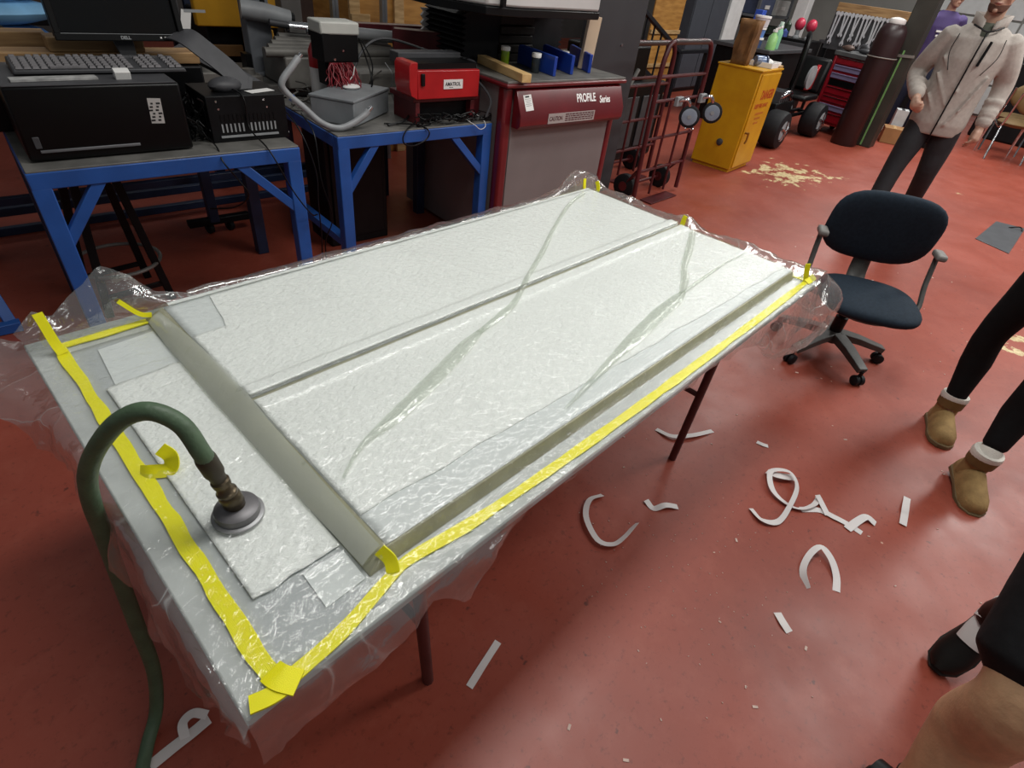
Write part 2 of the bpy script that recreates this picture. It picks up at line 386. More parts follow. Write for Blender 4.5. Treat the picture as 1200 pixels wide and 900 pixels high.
o = ribbon(MB(), seg((0.0, 0.0, 0.0), (1.80, -0.004, 0.0), 40, 0.001), 0.013, t=0.0025).build('edge_strip', M_breather, None); o.location = (0.335, 1.458, PZ+0.003)
tag(o, 'narrow white cloth strip running along the far edge of the mould plate', 'cloth strip')
# ---- clear bagging film
def film_mat(name, tint, haze, gl, rough, bump, bs, hcol='#dfe6da', crease_k=0.0):
    m = bpy.data.materials.new(name); m.use_nodes = True; nt = m.node_tree; N = nt.nodes; L = nt.links
    for n in list(N): N.remove(n)
    out = N.new('ShaderNodeOutputMaterial'); tr = N.new('ShaderNodeBsdfTransparent'); tr.inputs[0].default_value = tint
    gs = N.new('ShaderNodeBsdfGlossy'); gs.inputs['Roughness'].default_value = rough; gs.inputs[0].default_value = (1, 1, 1, 1)
    df = N.new('ShaderNodeBsdfDiffuse'); df.inputs[0].default_value = lin(hcol); tl = N.new('ShaderNodeBsdfTranslucent'); tl.inputs[0].default_value = lin(hcol)
    mh = N.new('ShaderNodeMixShader'); mh.inputs[0].default_value = 0.4; L.new(df.outputs[0], mh.inputs[1]); L.new(tl.outputs[0], mh.inputs[2])
    m1 = N.new('ShaderNodeMixShader'); m1.inputs[0].default_value = haze; L.new(tr.outputs[0], m1.inputs[1]); L.new(mh.outputs[0], m1.inputs[2])
    fr = N.new('ShaderNodeLayerWeight'); fr.inputs['Blend'].default_value = 0.5
    pw = N.new('ShaderNodeMath'); pw.operation = 'POWER'; pw.inputs[1].default_value = 4.5; L.new(fr.outputs['Facing'], pw.inputs[0])
    ml = N.new('ShaderNodeMath'); ml.operation = 'MULTIPLY_ADD'; ml.inputs[1].default_value = 0.42; ml.inputs[2].default_value = 0.045*gl; ml.use_clamp = True; L.new(pw.outputs[0], ml.inputs[0])
    m2 = N.new('ShaderNodeMixShader'); L.new(ml.outputs[0], m2.inputs[0]); L.new(m1.outputs[0], m2.inputs[1]); L.new(gs.outputs[0], m2.inputs[2])
    L.new(m2.outputs[0], out.inputs[0])
    tc = N.new('ShaderNodeTexCoord'); no = N.new('ShaderNodeTexNoise'); no.inputs['Scale'].default_value = bs; no.inputs['Detail'].default_value = 4; no.inputs['Distortion'].default_value = 0.8
    L.new(tc.outputs['Object'], no.inputs['Vector']); bp = N.new('ShaderNodeBump'); bp.inputs['Strength'].default_value = bump; bp.inputs['Distance'].default_value = 0.01
    hgt = no.outputs['Fac']
    if crease_k:
        n0 = N.new('ShaderNodeTexNoise'); n0.inputs['Scale'].default_value = 7; n0.inputs['Detail'].default_value = 3; L.new(tc.outputs['Object'], n0.inputs['Vector'])
        va = N.new('ShaderNodeVectorMath'); va.operation = 'MULTIPLY_ADD'; va.inputs[1].default_value = (0.05, 0.05, 0.05); L.new(n0.outputs['Color'], va.inputs[0]); L.new(tc.outputs['Object'], va.inputs[2])
        vo = N.new('ShaderNodeTexVoronoi'); vo.feature = 'DISTANCE_TO_EDGE'; vo.inputs['Scale'].default_value = 8; L.new(va.outputs[0], vo.inputs['Vector'])
        cr = N.new('ShaderNodeMapRange'); cr.inputs[1].default_value = 0.0; cr.inputs[2].default_value = 0.022; cr.inputs[3].default_value = 1; cr.inputs[4].default_value = 0; L.new(vo.outputs['Distance'], cr.inputs[0])
        n3 = N.new('ShaderNodeTexNoise'); n3.inputs['Scale'].default_value = 5; L.new(tc.outputs['Object'], n3.inputs['Vector'])
        r3_ = N.new('ShaderNodeMapRange'); r3_.inputs[1].default_value = 0.42; r3_.inputs[2].default_value = 0.62; L.new(n3.outputs['Fac'], r3_.inputs[0])
        mm = N.new('ShaderNodeMath'); mm.operation = 'MULTIPLY'; L.new(cr.outputs[0], mm.inputs[0]); L.new(r3_.outputs[0], mm.inputs[1])
        hz = N.new('ShaderNodeMath'); hz.operation = 'MULTIPLY_ADD'; hz.inputs[1].default_value = crease_k; hz.inputs[2].default_value = haze; L.new(mm.outputs[0], hz.inputs[0]); L.new(hz.outputs[0], m1.inputs[0])
        v2 = N.new('ShaderNodeTexVoronoi'); v2.inputs['Scale'].default_value = 8; L.new(va.outputs[0], v2.inputs['Vector'])
        ad = N.new('ShaderNodeMath'); ad.operation = 'MULTIPLY_ADD'; ad.inputs[1].default_value = 3.2; L.new(v2.outputs['Distance'], ad.inputs[0]); L.new(no.outputs['Fac'], ad.inputs[2]); hgt = ad.outputs[0]
    L.new(hgt, bp.inputs['Height'])
    for q in (gs, fr): L.new(bp.outputs[0], q.inputs['Normal'])
    return m
M_film = film_mat('clear_film', (0.975, 0.985, 0.97, 1), 0.02, 1.6, 0.10, 0.5, 60)
M_skirt = film_mat('clear_film_loose', (0.88, 0.895, 0.875, 1), 0.13, 4.2, 0.13, 0.55, 22, '#e4e6e4', 0.36)
M_bridge = film_mat('bridged_film', (0.9, 0.92, 0.88, 1), 0.55, 3.6, 0.12, 0.5, 30, '#f2f5ea')
M_pleat = film_mat('folded_film', (0.93, 0.95, 0.92, 1), 0.30, 2.2, 0.14, 0.3, 40, '#d9dfd3')
CREASES = []
def crease(a, b, h=0.0034, w=0.008): CREASES.append((Vector(a[:2]), Vector(b[:2]), h, w))

for a, b in (((0.811, 1.200), (0.838, 1.020)), ((0.495, 1.191), (0.434, 0.993)), ((0.808, 1.155), (0.667, 1.015)), ((0.485, 1.150), (0.805, 1.204)), ((0.507, 1.129), (0.669, 1.019)), ((1.059, 1.338), (1.161, 1.004)), ((0.390, 1.404), (0.531, 1.282)), ((0.531, 1.282), (0.811, 1.200)), ((0.317, 0.942), (0.359, 0.817)), ((0.256, 0.853), (0.407, 0.794)), ((0.290, 0.751), (0.406, 0.699)), ((0.307, 0.751), (0.423, 0.709)), ((0.424, 0.668), (0.507, 0.584)), ((0.393, 0.694), (0.344, 0.657)), ((0.565, 0.682), (0.718, 0.472)), ((1.273, 0.960), (1.316, 0.787)), ((1.288, 0.937), (1.278, 0.435)), ((0.270, 1.264), (0.281, 1.150)), ((0.815, 0.697), (0.805, 0.400)), ((1.325, 0.793), (1.111, 0.661)), ((0.624, 0.726), (0.530, 0.771)), ((1.364, 1.119), (1.260, 1.265)), ):
    crease(a, b)
for a, b in (((0.188, 1.238), (0.209, 0.875)), ((0.076, 0.930), (0.168, 0.894)), ((0.038, 0.857), (0.114, 0.817)), ((0.155, 0.862), (0.305, 0.857)), ((0.142, 0.793), (0.156, 0.659)), ((0.156, 0.706), (0.152, 0.535)), ((0.180, 0.709), (0.273, 0.555)), ((0.077, 0.775), (0.115, 0.695)), ((0.224, 1.095), (0.200, 0.717)), ((0.235, 1.243), (0.284, 1.248)), ((0.204, 0.726), (0.290, 0.639)), ((0.277, 0.803), (0.225, 0.598)), ):
    crease(a, b, 0.0034, 0.008)

def film_z(x, y):
    lo = TZ+0.0085 + (0.003 if x > 0.11 and 0.54 < y < 1.27 else 0)
    hi = PZ+0.0074+ridge(y)*0.9
    f = min((x-0.270)/(PX0-0.270), (y-0.466-0.006*sm(0.3, 0.9, x))/(PY0-0.466), (1.486-y)/0.026, (2.160-x)/0.018)
    z = lo+(hi-lo)*min(1, max(0, f))
    if f <= 0: z += 0.003*noise.noise(Vector((x*22, y*22, 5)))*(1 if 0.1 < x < 2.15 else 0.4)
    z += 0.0012*noise.noise(Vector((x*9, y*9, 3.1)))
    p = Vector((x, y))
    for a, b, h, w in CREASES:
        if x < min(a.x, b.x)-w or x > max(a.x, b.x)+w or y < min(a.y, b.y)-w or y > max(a.y, b.y)+w: continue
        d = b-a; t = (p-a).dot(d)/d.length_squared
        if t < 0 or t > 1: continue
        e = (a+d*t-p).length
        if e < w: z += h*(1-e/w)*min(1, 5*t, 5*(1-t))
    return z
film = mesh_grid(TX0, TX1, TY0, TY1, 0.0062, film_z, [RY+0.001*q for q in (-65, -58, -54, -50, -18, -14, -10, -4, -1, 1, 3, 6, 30, 40, 50)]).build('vacuum_bag_film', M_film, angle=180)
tag(film, 'sheet of clear plastic bagging film drawn tight over the white cloth and mould', 'plastic film')
# loose margins of the film, hanging or standing up round the table
def lerp_tab(tabl, x):
    for (a, va), (b, vb) in zip(tabl, tabl[1:]):
        if x <= b:
            t = max(0, (x-a)/(b-a)); return tuple(p+(q-p)*t for p, q in zip(va, vb))
    return tabl[-1][1]
def margin(n, top, rows, amp, name='loose_edge', seed=0, fr=16):
    # top(t) -> point, rows(t) -> list of points outwards; crumple grows outwards
    g = []
    for i in range(n+1):
        t = i/n; ps = [Vector(top(t))]+[Vector(p) for p in rows(t)]
        fine, _ = spline(ps, 5)
        m = len(fine)-1
        g.append([p + Vector([amp*1.3*(j/m)*(noise.noise(Vector((p.x*fr+seed, p.y*fr, p.z*fr+k*7.7)))+0.5*abs(noise.noise(Vector((p.x*fr*2.3, p.y*fr*2.3+seed, p.z*fr+k*3.1))))) for k in range(3)]) for j, p in enumerate(fine)])
    mb = MB(); mb.grid(g); return mb.build(name, M_skirt, film, angle=28)
# near side: short hanging skirt, deepest by the left corner
NEAR = [(0.02, (0.0, 0.13)), (0.07, (0.015, 0.10)), (0.18, (0.02, 0.075)), (0.283, (0.02, 0.062)), (0.36, (0.012, 0.035)), (0.421, (0.03, 0.09)), (0.489, (0.02, 0.03)), (0.62, (-0.02, 0.045)), (1.2, (-0.02, 0.04)), (1.5, (-0.005, 0.035)), (1.72, (0.0, 0.07)), (1.9, (0.02, 0.16)), (2.23, (0.03, 0.16))]
def near_rows(t):
    x = TX0+(2.235-TX0)*t; o, d = lerp_tab(NEAR, x); y = TY0
    return [(x, y-0.006-o*0.3, TZ-0.012), (x, y-0.008-o*0.7, TZ-d*0.55), (x-0.01, y-0.008-o, TZ-d)]
margin(150, lambda t: (TX0+(2.235-TX0)*t, TY0+0.002, TZ+0.006), near_rows, 0.010, seed=2)
# left side: wide skirt that flares out at the far corner
LEFT = [(0.38, (0.01, 0.08)), (0.45, (0.015, 0.10)), (0.6, (0.03, 0.15)), (0.8, (0.035, 0.18)), (0.9, (0.025, 0.10)), (1.0, (0.03, 0.08)), (1.2, (0.04, 0.07)), (1.35, (0.10, 0.03)), (1.45, (0.13, -0.005)), (1.54, (0.06, -0.05))]
def left_rows(t):
    y = 0.385+(1.54-0.385)*t; o, d = lerp_tab(LEFT, y); x = TX0
    return [(x-0.012-o*0.25, y, TZ-0.006+max(0, -d)*0.4), (x-0.01-o*0.65, y, TZ-d*0.5), (x-0.01-o, y, TZ-d)]
margin(120, lambda t: (TX0+0.002, 0.395+(1.53-0.395)*t, TZ+0.006), left_rows, 0.022, seed=5, fr=11)
# far left: a flap standing up behind the tape
FLAP = [(0.03, (0.0, 0.05)), (0.08, (0.01, 0.085)), (0.11, (0.01, 0.06)), (0.16, (0.015, 0.10)), (0.24, (0.02, 0.155)), (0.29, (0.01, 0.12)), (0.34, (0.015, 0.055)), (0.42, (0.03, 0.02))]
def flap_rows(t):
    x = TX0+0.39*t; o, h = lerp_tab(FLAP, x)
    return [(x, 1.478, TZ+0.01+h*0.4), (x-0.005, 1.486+o*0.5, TZ+h*0.75), (x-0.01, 1.49+o, TZ+h)]
margin(46, lambda t: (TX0+0.39*t, 1.472, TZ+0.006), flap_rows, 0.006, seed=11)
# far side: folded down behind the plate with a little crest, and a peak at the far right corner
FAR = [(0.40, (0.0, 0.02)), (0.8, (0.02, 0.012)), (1.4, (0.02, 0.012)), (1.9, (0.02, 0.012)), (2.02, (0.02, 0.03)), (2.11, (0.02, 0.085)), (2.20, (0.02, 0.07)), (2.26, (0.03, 0.05))]
def far_rows(t):
    x = 0.40+1.86*t; o, h = lerp_tab(FAR, x)
    return [(x, 1.505, TZ+0.012+h), (x+0.004, 1.53+o, TZ+h*1.0), (x+0.01, 1.55+o, TZ-0.015+h*0.3)]
margin(120, lambda t: (0.40+1.86*t, 1.49, TZ+0.008), far_rows, 0.007, seed=21)
# right side: crumpled crest all along
def right_rows(t):
    y = 0.40+1.13*t; h = 0.034+0.022*noise.noise(Vector((y*6, 1.7, 0)))+0.03*sm(0.9, 0.985, y)*sm(1.07, 0.985, y)+0.02*sm(1.38, 1.5, y)+0.02*sm(0.5, 0.42, y)
    return [(2.20, y, TZ+h*0.75), (2.225, y, TZ+h), (2.262, y, TZ+h*0.55), (2.285, y, TZ-0.01)]
margin(150, lambda t: (2.176, 0.40+1.13*t, TZ+0.006), right_rows, 0.013, seed=31, fr=19)
# near right corner: a limp bag of film hanging beside the chair
pts_top = [(2.06, 0.392, 0.745), (2.16, 0.385, 0.752), (2.24, 0.385, 0.765), (2.28, 0.42, 0.775), (2.285, 0.50, 0.76)]
pts_mid = [(1.80, 0.375, 0.68), (2.0, 0.345, 0.62), (2.25, 0.31, 0.66), (2.33, 0.34, 0.70), (2.31, 0.50, 0.70)]
pts_low = [(1.72, 0.372, 0.665), (1.90, 0.36, 0.56), (2.19, 0.335, 0.50), (2.33, 0.32, 0.55), (2.32, 0.46, 0.60)]
tp, _ = spline([Vector(p) for p in pts_top], 8); md_, _ = spline([Vector(p) for p in pts_mid], 8); lw, _ = spline([Vector(p) for p in pts_low], 8)
margin(32, lambda t: tp[round(t*32)], lambda t: [md_[round(t*32)], lw[round(t*32)], lw[round(t*32)]+Vector((-0.02, 0.02, 0.012))], 0.012, seed=44, fr=14)
# folds of slack film lying over the plate
def pleat(pts, ws, h=0.010, n=5, m=None):
    P, R = spline([Vector((x, y, 0)) for x, y in pts], 6, ws); mb = MB(); rows = []
    for i, p in enumerate(P):
        d = (P[min(i+1, len(P)-1)]-P[max(i-1, 0)]).normalized(); s = Vector((-d.y, d.x, 0)); w = R[i]; row = []
        for k in range(n+1):
            a = k/n; q = p+s*w*(a-0.5); hh = min(h, w*0.6)*math.sin(PI*min(1, a*1.25))**0.7 if a < 0.8 else 0
            q.z = film_z(q.x, q.y)+0.0015+hh*(0.75+0.35*noise.noise(Vector((q.x*30, q.y*30, k)))); row.append(q)
        rows.append(row)
    mb.grid(rows); return mb.build('film_fold', m or M_pleat, film, angle=35)
pleat([(0.345, 0.658), (0.424, 0.711), (0.515, 0.736), (0.642, 0.778), (0.823, 0.846), (0.914, 0.878)], [0.006, 0.012, 0.035, 0.043, 0.038, 0.014])
pleat([(0.891, 0.870), (1.023, 0.904), (1.112, 0.936), (1.279, 1.033), (1.445, 1.124), (1.640, 1.239), (1.891, 1.368), (2.049, 1.419)], [0.017, 0.026, 0.017, 0.017, 0.020, 0.014, 0.017, 0.020])
pleat([(0.840, 0.519), (0.955, 0.541), (1.105, 0.570), (1.239, 0.592), (1.405, 0.619), (1.540, 0.637), (1.602, 0.647)], [0.006, 0.014, 0.026, 0.043, 0.049, 0.041, 0.014])
pleat([(1.575, 0.638), (1.703, 0.699), (1.780, 0.747), (1.933, 0.813), (2.101, 0.893)], [0.020, 0.029, 0.023, 0.029, 0.026])
pleat([(1.594, 0.646), (1.762, 0.659), (1.946, 0.670), (2.095, 0.666)], [0.012, 0.014, 0.009, 0.004])
pleat([(0.292, 1.44), (0.294, 1.30), (0.297, 1.10), (0.295, 0.90), (0.293, 0.70), (0.294, 0.495)], [0.030, 0.044, 0.056, 0.048, 0.044, 0.036], 0.004, 7, M_bridge)

# ---- vacuum port and hose
M_hose = mat('green_rubber_hose', '#4a5f47', 0.5, var=0.12, scale=30, bump=0.15, bscale=90)
M_bronze = mat('tarnished_bronze', '#5d5242', 0.32, metal=0.85, var=0.25, scale=30)
M_pgrey = mat('dark_grey_casting', '#6a686a', 0.42, metal=0.35, var=0.15, scale=30)
PB = Vector((0.174, 0.728, film_z(0.174, 0.728)+0.001))
vh = thing('vacuum_hose', 'green rubber hose with bronze coupling arching from the round vacuum port to the floor', 'hose', tuple(PB))
MB().lathe([(0.0, 0), (0.044, 0), (0.044, 0.004), (0.040, 0.006), (0.0, 0.006)], 36).build('foot_ring', mat('worn_aluminium', '#8f8f90', 0.45, metal=0.5, var=0.1), vh)
MB().lathe([(0.0, 0.005), (0.0375, 0.005), (0.0385, 0.010), (0.037, 0.020), (0.030, 0.024), (0.016, 0.026), (0.014, 0.030), (0.0, 0.030)], 36).build('port_flange', M_pgrey, vh)
ax = Vector((-0.16, 0.10, 1)).normalized(); u_ = Vector((0, 1, 0)); x_ = u_.cross(ax).normalized(); y_ = ax.cross(x_)
Ms = Matrix(((x_.x, y_.x, ax.x, 0), (x_.y, y_.y, ax.y, 0), (x_.z, y_.z, ax.z, 0.024), (0, 0, 0, 1)))
MB().lathe([(0, 0), (0.0165, 0), (0.0165, 0.006), (0.0185, 0.009), (0.0185, 0.030), (0.0165, 0.034), (0.0175, 0.036), (0.0175, 0.041), (0.0145, 0.044), (0.0125, 0.056), (0.0150, 0.058), (0.0155, 0.068), (0.0125, 0.071), (0, 0.071)], 24, Ms).build('coupling', M_bronze, vh)
MB().lathe([(0, 0.068), (0.0125, 0.068), (0.0140, 0.084), (0.0165, 0.090), (0.0170, 0.122), (0.0160, 0.127), (0, 0.127)], 20, Ms).build('crimp_sleeve', mat('dark_brown_sleeve', '#3c3529', 0.5, metal=0.3), vh)
e = PB+Ms @ Vector((0, 0, 0.115))
hp = [e, PB+Ms @ Vector((0, 0, 0.14)), (0.143, 0.768, 0.966), (0.114, 0.796, 0.990), (0.079, 0.828, 0.968), (0.040, 0.866, 0.905), (0.013, 0.895, 0.835), (0.000, 0.91, 0.76), (-0.006, 0.925, 0.68), (-0.02, 0.93, 0.52), (-0.035, 0.92, 0.36), (-0.05, 0.91, 0.2), (-0.085, 0.90, 0.06), (-0.13, 0.86, 0.0165), (-0.165, 0.80, 0.015), (-0.21, 0.70, 0.015)]
MB().tube([Vector(p) for p in hp], 0.0150, 14, smooth=6).build('hose', M_hose, vh, world=True)

# ================================================================== blue benches
M_blue = mat('blue_frame_paint', '#23529a', 0.42, var=0.14, scale=6, bump=0.05)
M_dblue = mat('dark_and_shaded_blue', '#16243f', 0.45, var=0.2)  # dark blue parts, and the shade put on the benches' back legs
M_steel = mat('dull_steel_top', '#6f6d69', 0.5, metal=0.3, var=0.2, scale=12)
M_black = mat('black_plastic', '#080809', 0.42, var=0.2, scale=20)
M_blackm = mat('black_steel', '#0e0e10', 0.45, metal=0.2, var=0.2, scale=20)
M_dgrey = mat('dark_grey_plastic', '#3b3b3e', 0.55, var=0.12, scale=20)
M_key = mat('worn_grey_keys', '#6d6a6c', 0.6, var=0.15, scale=40)
M_lgrey = mat('light_grey_enamel', '#8b8d8f', 0.5, var=0.1, scale=10)
M_paper = mat('white_paper', '#d9d7d4', 0.7, var=0.05, scale=6)
M_chrome = mat('chrome', '#c9c9cc', 0.15, metal=1.0, var=0.05)
M_pine = mat('pine_wood', '#c2a070', 0.6, hex2='#9c7a4c', scale=5, stretch=(1.2, 9, 9), bump=0.1)
M_pine2 = mat('raw_lumber', '#a9865a', 0.65, hex2='#84633f', scale=4, stretch=(1.0, 10, 10), bump=0.15)
M_red = mat('red_enamel', '#a5151a', 0.35, var=0.1, scale=8, coat=0.3)
M_burg = mat('burgundy_enamel', '#64141b', 0.33, var=0.15, scale=5, coat=0.4)
M_dred = mat('dark_red_channel', '#5c1a1f', 0.45, var=0.2, scale=12)
M_rub = mat('black_rubber', '#17171a', 0.6, var=0.15, scale=25)
M_ink = mat('black_ink', '#1b1b1d', 0.6, var=0.05)
M_wtxt = mat('white_lettering', '#e9e7e4', 0.5, var=0.03)
def bthing(name, label, cat, u, v, z, group=None, rz=0.0):
    return thing(name, label, cat, BW(u, v, z), RA+rz, group)
def bench(label, u0, v0, w, d, h=0.80, low=()):
    t = bthing('steel_workbench', label, 'workbench', u0, v0, 0)
    MB().bx(0.004, 0.004, h-0.006, w-0.004, d, h+0.002).build('bench_top', M_steel, t, bevel=0.002)
    q = 0.062
    MB().bx(0, 0, h-0.066, w, 0.05, h-0.005).build('front_rail', M_blue, t, bevel=0.004)
    MB().bx(0, d-0.05, h-0.066, w, d, h-0.006).build('back_rail', M_blue, t, bevel=0.004)
    for x in (0, w-0.05): MB().bx(x, 0.05, h-0.066, x+0.05, d-0.05, h-0.006).build('side_rail', M_blue, t, bevel=0.004)
    for x in (0.0, w-q):
        for y in (0.0, d-q): MB().bx(x, y, 0, x+q, y+q, h-0.06).build('leg', M_blue if y == 0 else M_dblue, t, bevel=0.004)  # back legs share the blue paint; shade is put into their colour
    for a, b in (((0.03, 0.5), (0.215, h-0.055)), ((w-0.03, 0.5), (w-0.27, h-0.055))):
        MB().beam((a[0], 0.024, a[1]), (b[0], 0.024, b[1]), 0.038, 0.04).build('brace', M_blue, t, bevel=0.003)
    for x in low: MB().bx(x, 0.06, 0.21, x+0.05, d-0.06, 0.255).build('low_rail', M_blue, t, bevel=0.003)
    return t
bench('blue steel workbench under the black computer and monitor', 0.0, 0.0, 1.0, 0.72)
bench('blue steel workbench under the bright red box and grey junction box', 1.228, 0.09, 0.975, 0.76, low=(0.0,))
# rear bench carrying machine junk
t = bthing('steel_workbench', 'dark bench behind the blue benches piled with grey machine parts', 'workbench', -0.3, 1.17, 0)
MB().bx(0, 0, 0.76, 2.45, 0.70, 0.80).build('bench_top', M_steel, t, bevel=0.003)
for x in (0, 1.4, 2.39):
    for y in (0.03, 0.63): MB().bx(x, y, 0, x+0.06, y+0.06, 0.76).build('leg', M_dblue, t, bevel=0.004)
for z in (0.13, 0.02): MB().bx(0.06, 0.33, z-0.02, 2.39, 0.37, z+0.025).build('low_rail', M_dblue, t, bevel=0.003)
MB().bx(0.06, 0.035, 0.27, 2.39, 0.075, 0.31).build('low_rail', M_dblue, t, bevel=0.003)
# blue frame at the left edge of the picture
t = thing('floor_stand', 'low blue steel floor frame at the far left edge of the photo', 'stand', (0.06, 3.0, 0))
MB().beam((0.06, 3.0, 0.0), (0.02, 3.36, 0.55), 0.045).build('post', M_blue, t, world=True, bevel=0.003)
MB().beam((0.09, 2.985, 0.025), (-0.9, 3.08, 0.025), 0.045).build('floor_rail', M_blue, t, world=True, bevel=0.003)
MB().beam((0.03, 3.36, 0.53), (-0.9, 3.45, 0.53), 0.04).build('top_rail', M_blue, t, world=True, bevel=0.003)

# ---- under the benches: drafting stool, cart on castors, cabinet
t = bthing('drafting_stool', 'black shop stool with a round foot ring under the computer bench', 'stool', 0.22, 0.50, 0)
MB().lathe([(0, 0.62), (0.15, 0.62), (0.165, 0.635), (0.165, 0.665), (0.15, 0.68), (0, 0.685)], 24).build('seat', M_blackm, t)
mb = MB(); mb.tube([(0.185*math.cos(a), 0.185*math.sin(a), 0.20) for a in [2*PI*k/28 for k in range(29)]], 0.009, 8)
lab(mb.build('foot_ring', M_steel, t), 'worn bright steel ring')
for k in range(4):
    a = PI/4+k*PI/2+0.15
    MB().beam((0.11*math.cos(a), 0.11*math.sin(a), 0.63), (0.205*math.cos(a), 0.205*math.sin(a), 0.0), 0.034).build('leg', M_blackm, t, bevel=0.003)
for k in range(2): MB().beam((0.19*math.cos(PI/4+0.15+k*PI), 0.19*math.sin(PI/4+0.15+k*PI), 0.09), (0.19*math.cos(3*PI/4+0.15+k*PI), 0.19*math.sin(3*PI/4+0.15+k*PI), 0.09), 0.02).build('stretcher', M_blackm, t)
def caster_wheel(parent, p, r, w, ax, m=M_rub):
    a = Vector(ax).normalized()*w/2; p = Vector(p)
    return MB().tube([p-a, p-a*0.8, p+a*0.8, p+a], [r*0.86, r, r, r*0.86], 18).build('wheel', m, parent)
t = bthing('computer_cart', 'dark steel post of a rolling cart behind the computer bench', 'cart', 0.86, 1.08, 0)
MB().box((-0.03, -0.02, 0.50), (0.055, 0.055, 0.84)).build('post', M_dblue, t, bevel=0.003)
MB().box((0.0, -0.02, 0.085), (0.36, 0.05, 0.04)).build('foot', M_blackm, t, bevel=0.004)
for x in (-0.06, 0.06):
    caster_wheel(t, (x, 0, 0.036), 0.036, 0.03, (1, 0.3, 0))
    MB().box((x, 0, 0.06), (0.04, 0.03, 0.03)).build('fork', M_blackm, t, bevel=0.003)
M_tau = mat('taupe_cabinet', '#4a4342', 0.5, var=0.1, scale=4)
t = bthing('metal_cabinet', 'black steel cabinet in the dark behind the second blue bench leg', 'cabinet', 1.36, 0.56, 0)
MB().bx(0, 0, 0.0, 0.40, 0.28, 0.71).build('body', M_blackm, t, bevel=0.006)
MB().bx(0.03, -0.012, 0.05, 0.37, -0.001, 0.68).build('door', M_blackm, t, bevel=0.004)

# ---- computer on its side, keyboard, monitor, planks
t = bthing('desktop_computer', 'large black computer case lying on its side on the left blue bench', 'computer', 0.034, 0.085, 0.802)
MB().bx(0, 0, 0.006, 0.55, 0.42, 0.25).build('case', mat('black_gloss_case', '#040405', 0.35, var=0.1), t, bevel=0.008)
MB().bx(0.003, 0.004, 0.2505, 0.54, 0.41, 0.254).build('top_panel', M_dgrey, t, bevel=0.001)
MB().bx(0.04, -0.006, 0.034, 0.36, 0.001, 0.044).build('trim_strip', mat('grey_trim', '#5d5d60', 0.4), t, bevel=0.002)
MB().bx(0.03, -0.004, 0.05, 0.05, 0.001, 0.09).build('latch', M_dgrey, t, bevel=0.002)
for x in (0.04, 0.50): MB().cyl((x, 0.05, 0), (x, 0.05, 0.008), 0.015).build('foot', M_rub, t)
lb = MB().box((0.445, -0.0012, 0.155), (0.046, 0.002, 0.09), (0, 0.06, 0)).build('sticker', mat('silver_sticker', '#a9a6a3', 0.5), t)
mb = MB()
for j in range(6):
    for i in range(2): mb.box((0.432+i*0.022+0.004*((j*7) % 3-1), -0.0026, 0.122+j*0.012), (0.014-0.003*((i+j) % 3), 0.0006, 0.006))
mb.build('sticker_print', M_ink, t)
t = bthing('keyboard', 'grey worn keyboard lying on top of the black computer case', 'keyboard', 0.09, 0.235, 1.0565)
MB().add([(0,0,0.004),(0.57,0,0.004),(0.57,0.185,0.004),(0,0.185,0.004),(0.005,0.0,0.018),(0.565,0.0,0.018),(0.565,0.182,0.034),(0.005,0.182,0.034)],
   [(0,3,2,1),(4,5,6,7),(0,1,5,4),(1,2,6,5),(2,3,7,6),(3,0,4,7)]).build('shell', M_dgrey, t, bevel=0.004)
for x in (0.03, 0.52): MB().box((x, 0.03, 0.002), (0.03, 0.01, 0.004)).build('foot', M_rub, t)
keyme = None
for j in range(6):
    z = 0.0195+0.0155*(0.014+j*0.028)/0.18
    for i in range(22):
        if i in (15, 19) or (j == 0 and 4 <= i <= 8) or (j == 5 and i % 5 == 1): continue
        if keyme is None:
            k = MB().add([(-.0105,-.0105,0),(.0105,-.0105,0),(.0105,.0105,0),(-.0105,.0105,0),(-.008,-.008,.008),(.008,-.008,.008),(.008,.009,.008),(-.008,.009,.008)],
                 [(4,5,6,7),(0,1,5,4),(1,2,6,5),(2,3,7,6),(3,0,4,7)]).build('key', M_key, t, smooth=False); keyme = k
        else: k = keyme.copy(); C.objects.link(k)
        k.location = (0.024+i*0.0248, 0.018+j*0.028, z)
k = MB().box((0.024+6*0.0248, 0.018, 0.024), (0.115, 0.021, 0.008)).build('space_bar', M_key, t, bevel=0.001)
t = bthing('monitor', 'black flat screen monitor on a grey stand behind the keyboard', 'monitor', 0.50, 0.47, 1.05)
Mt = Matrix.Translation((0, -0.04, 0.09)) @ Euler((math.radians(-8), 0, math.radians(1))).to_matrix().to_4x4()
bez = MB()
bez.box((0, 0.022, 0.18), (0.46, 0.022, 0.335), M=Mt); bez.box((0, 0, 0.012), (0.46, 0.03, 0.026), M=Mt); bez.box((0, 0, 0.35), (0.46, 0.03, 0.022), M=Mt)
for s in (-1, 1): bez.box((s*0.219, 0, 0.181), (0.022, 0.03, 0.318), M=Mt)
bez.build('bezel', M_black, t, bevel=0.003)
MB().box((0, 0.006, 0.182), (0.414, 0.01, 0.312), M=Mt).build('screen', mat('dark_screen', '#050506', 0.18, var=0.02), t)
MB().box((0, -0.0165, 0.0235), (0.42, 0.002, 0.0015), M=Mt).build('bezel_line', M_lgrey, t)
text('DELL', 0.016, M_lgrey, t, Mt @ Matrix.Translation((-0.012, -0.0155, 0.0055)) @ Euler((PI/2, 0, 0)).to_matrix().to_4x4(), 'badge', bold=0.0006)
for i in range(4): MB().box((0.135+i*0.0165, -0.0165, 0.012), (0.006, 0.004, 0.006), M=Mt).build('button', M_paper, t)
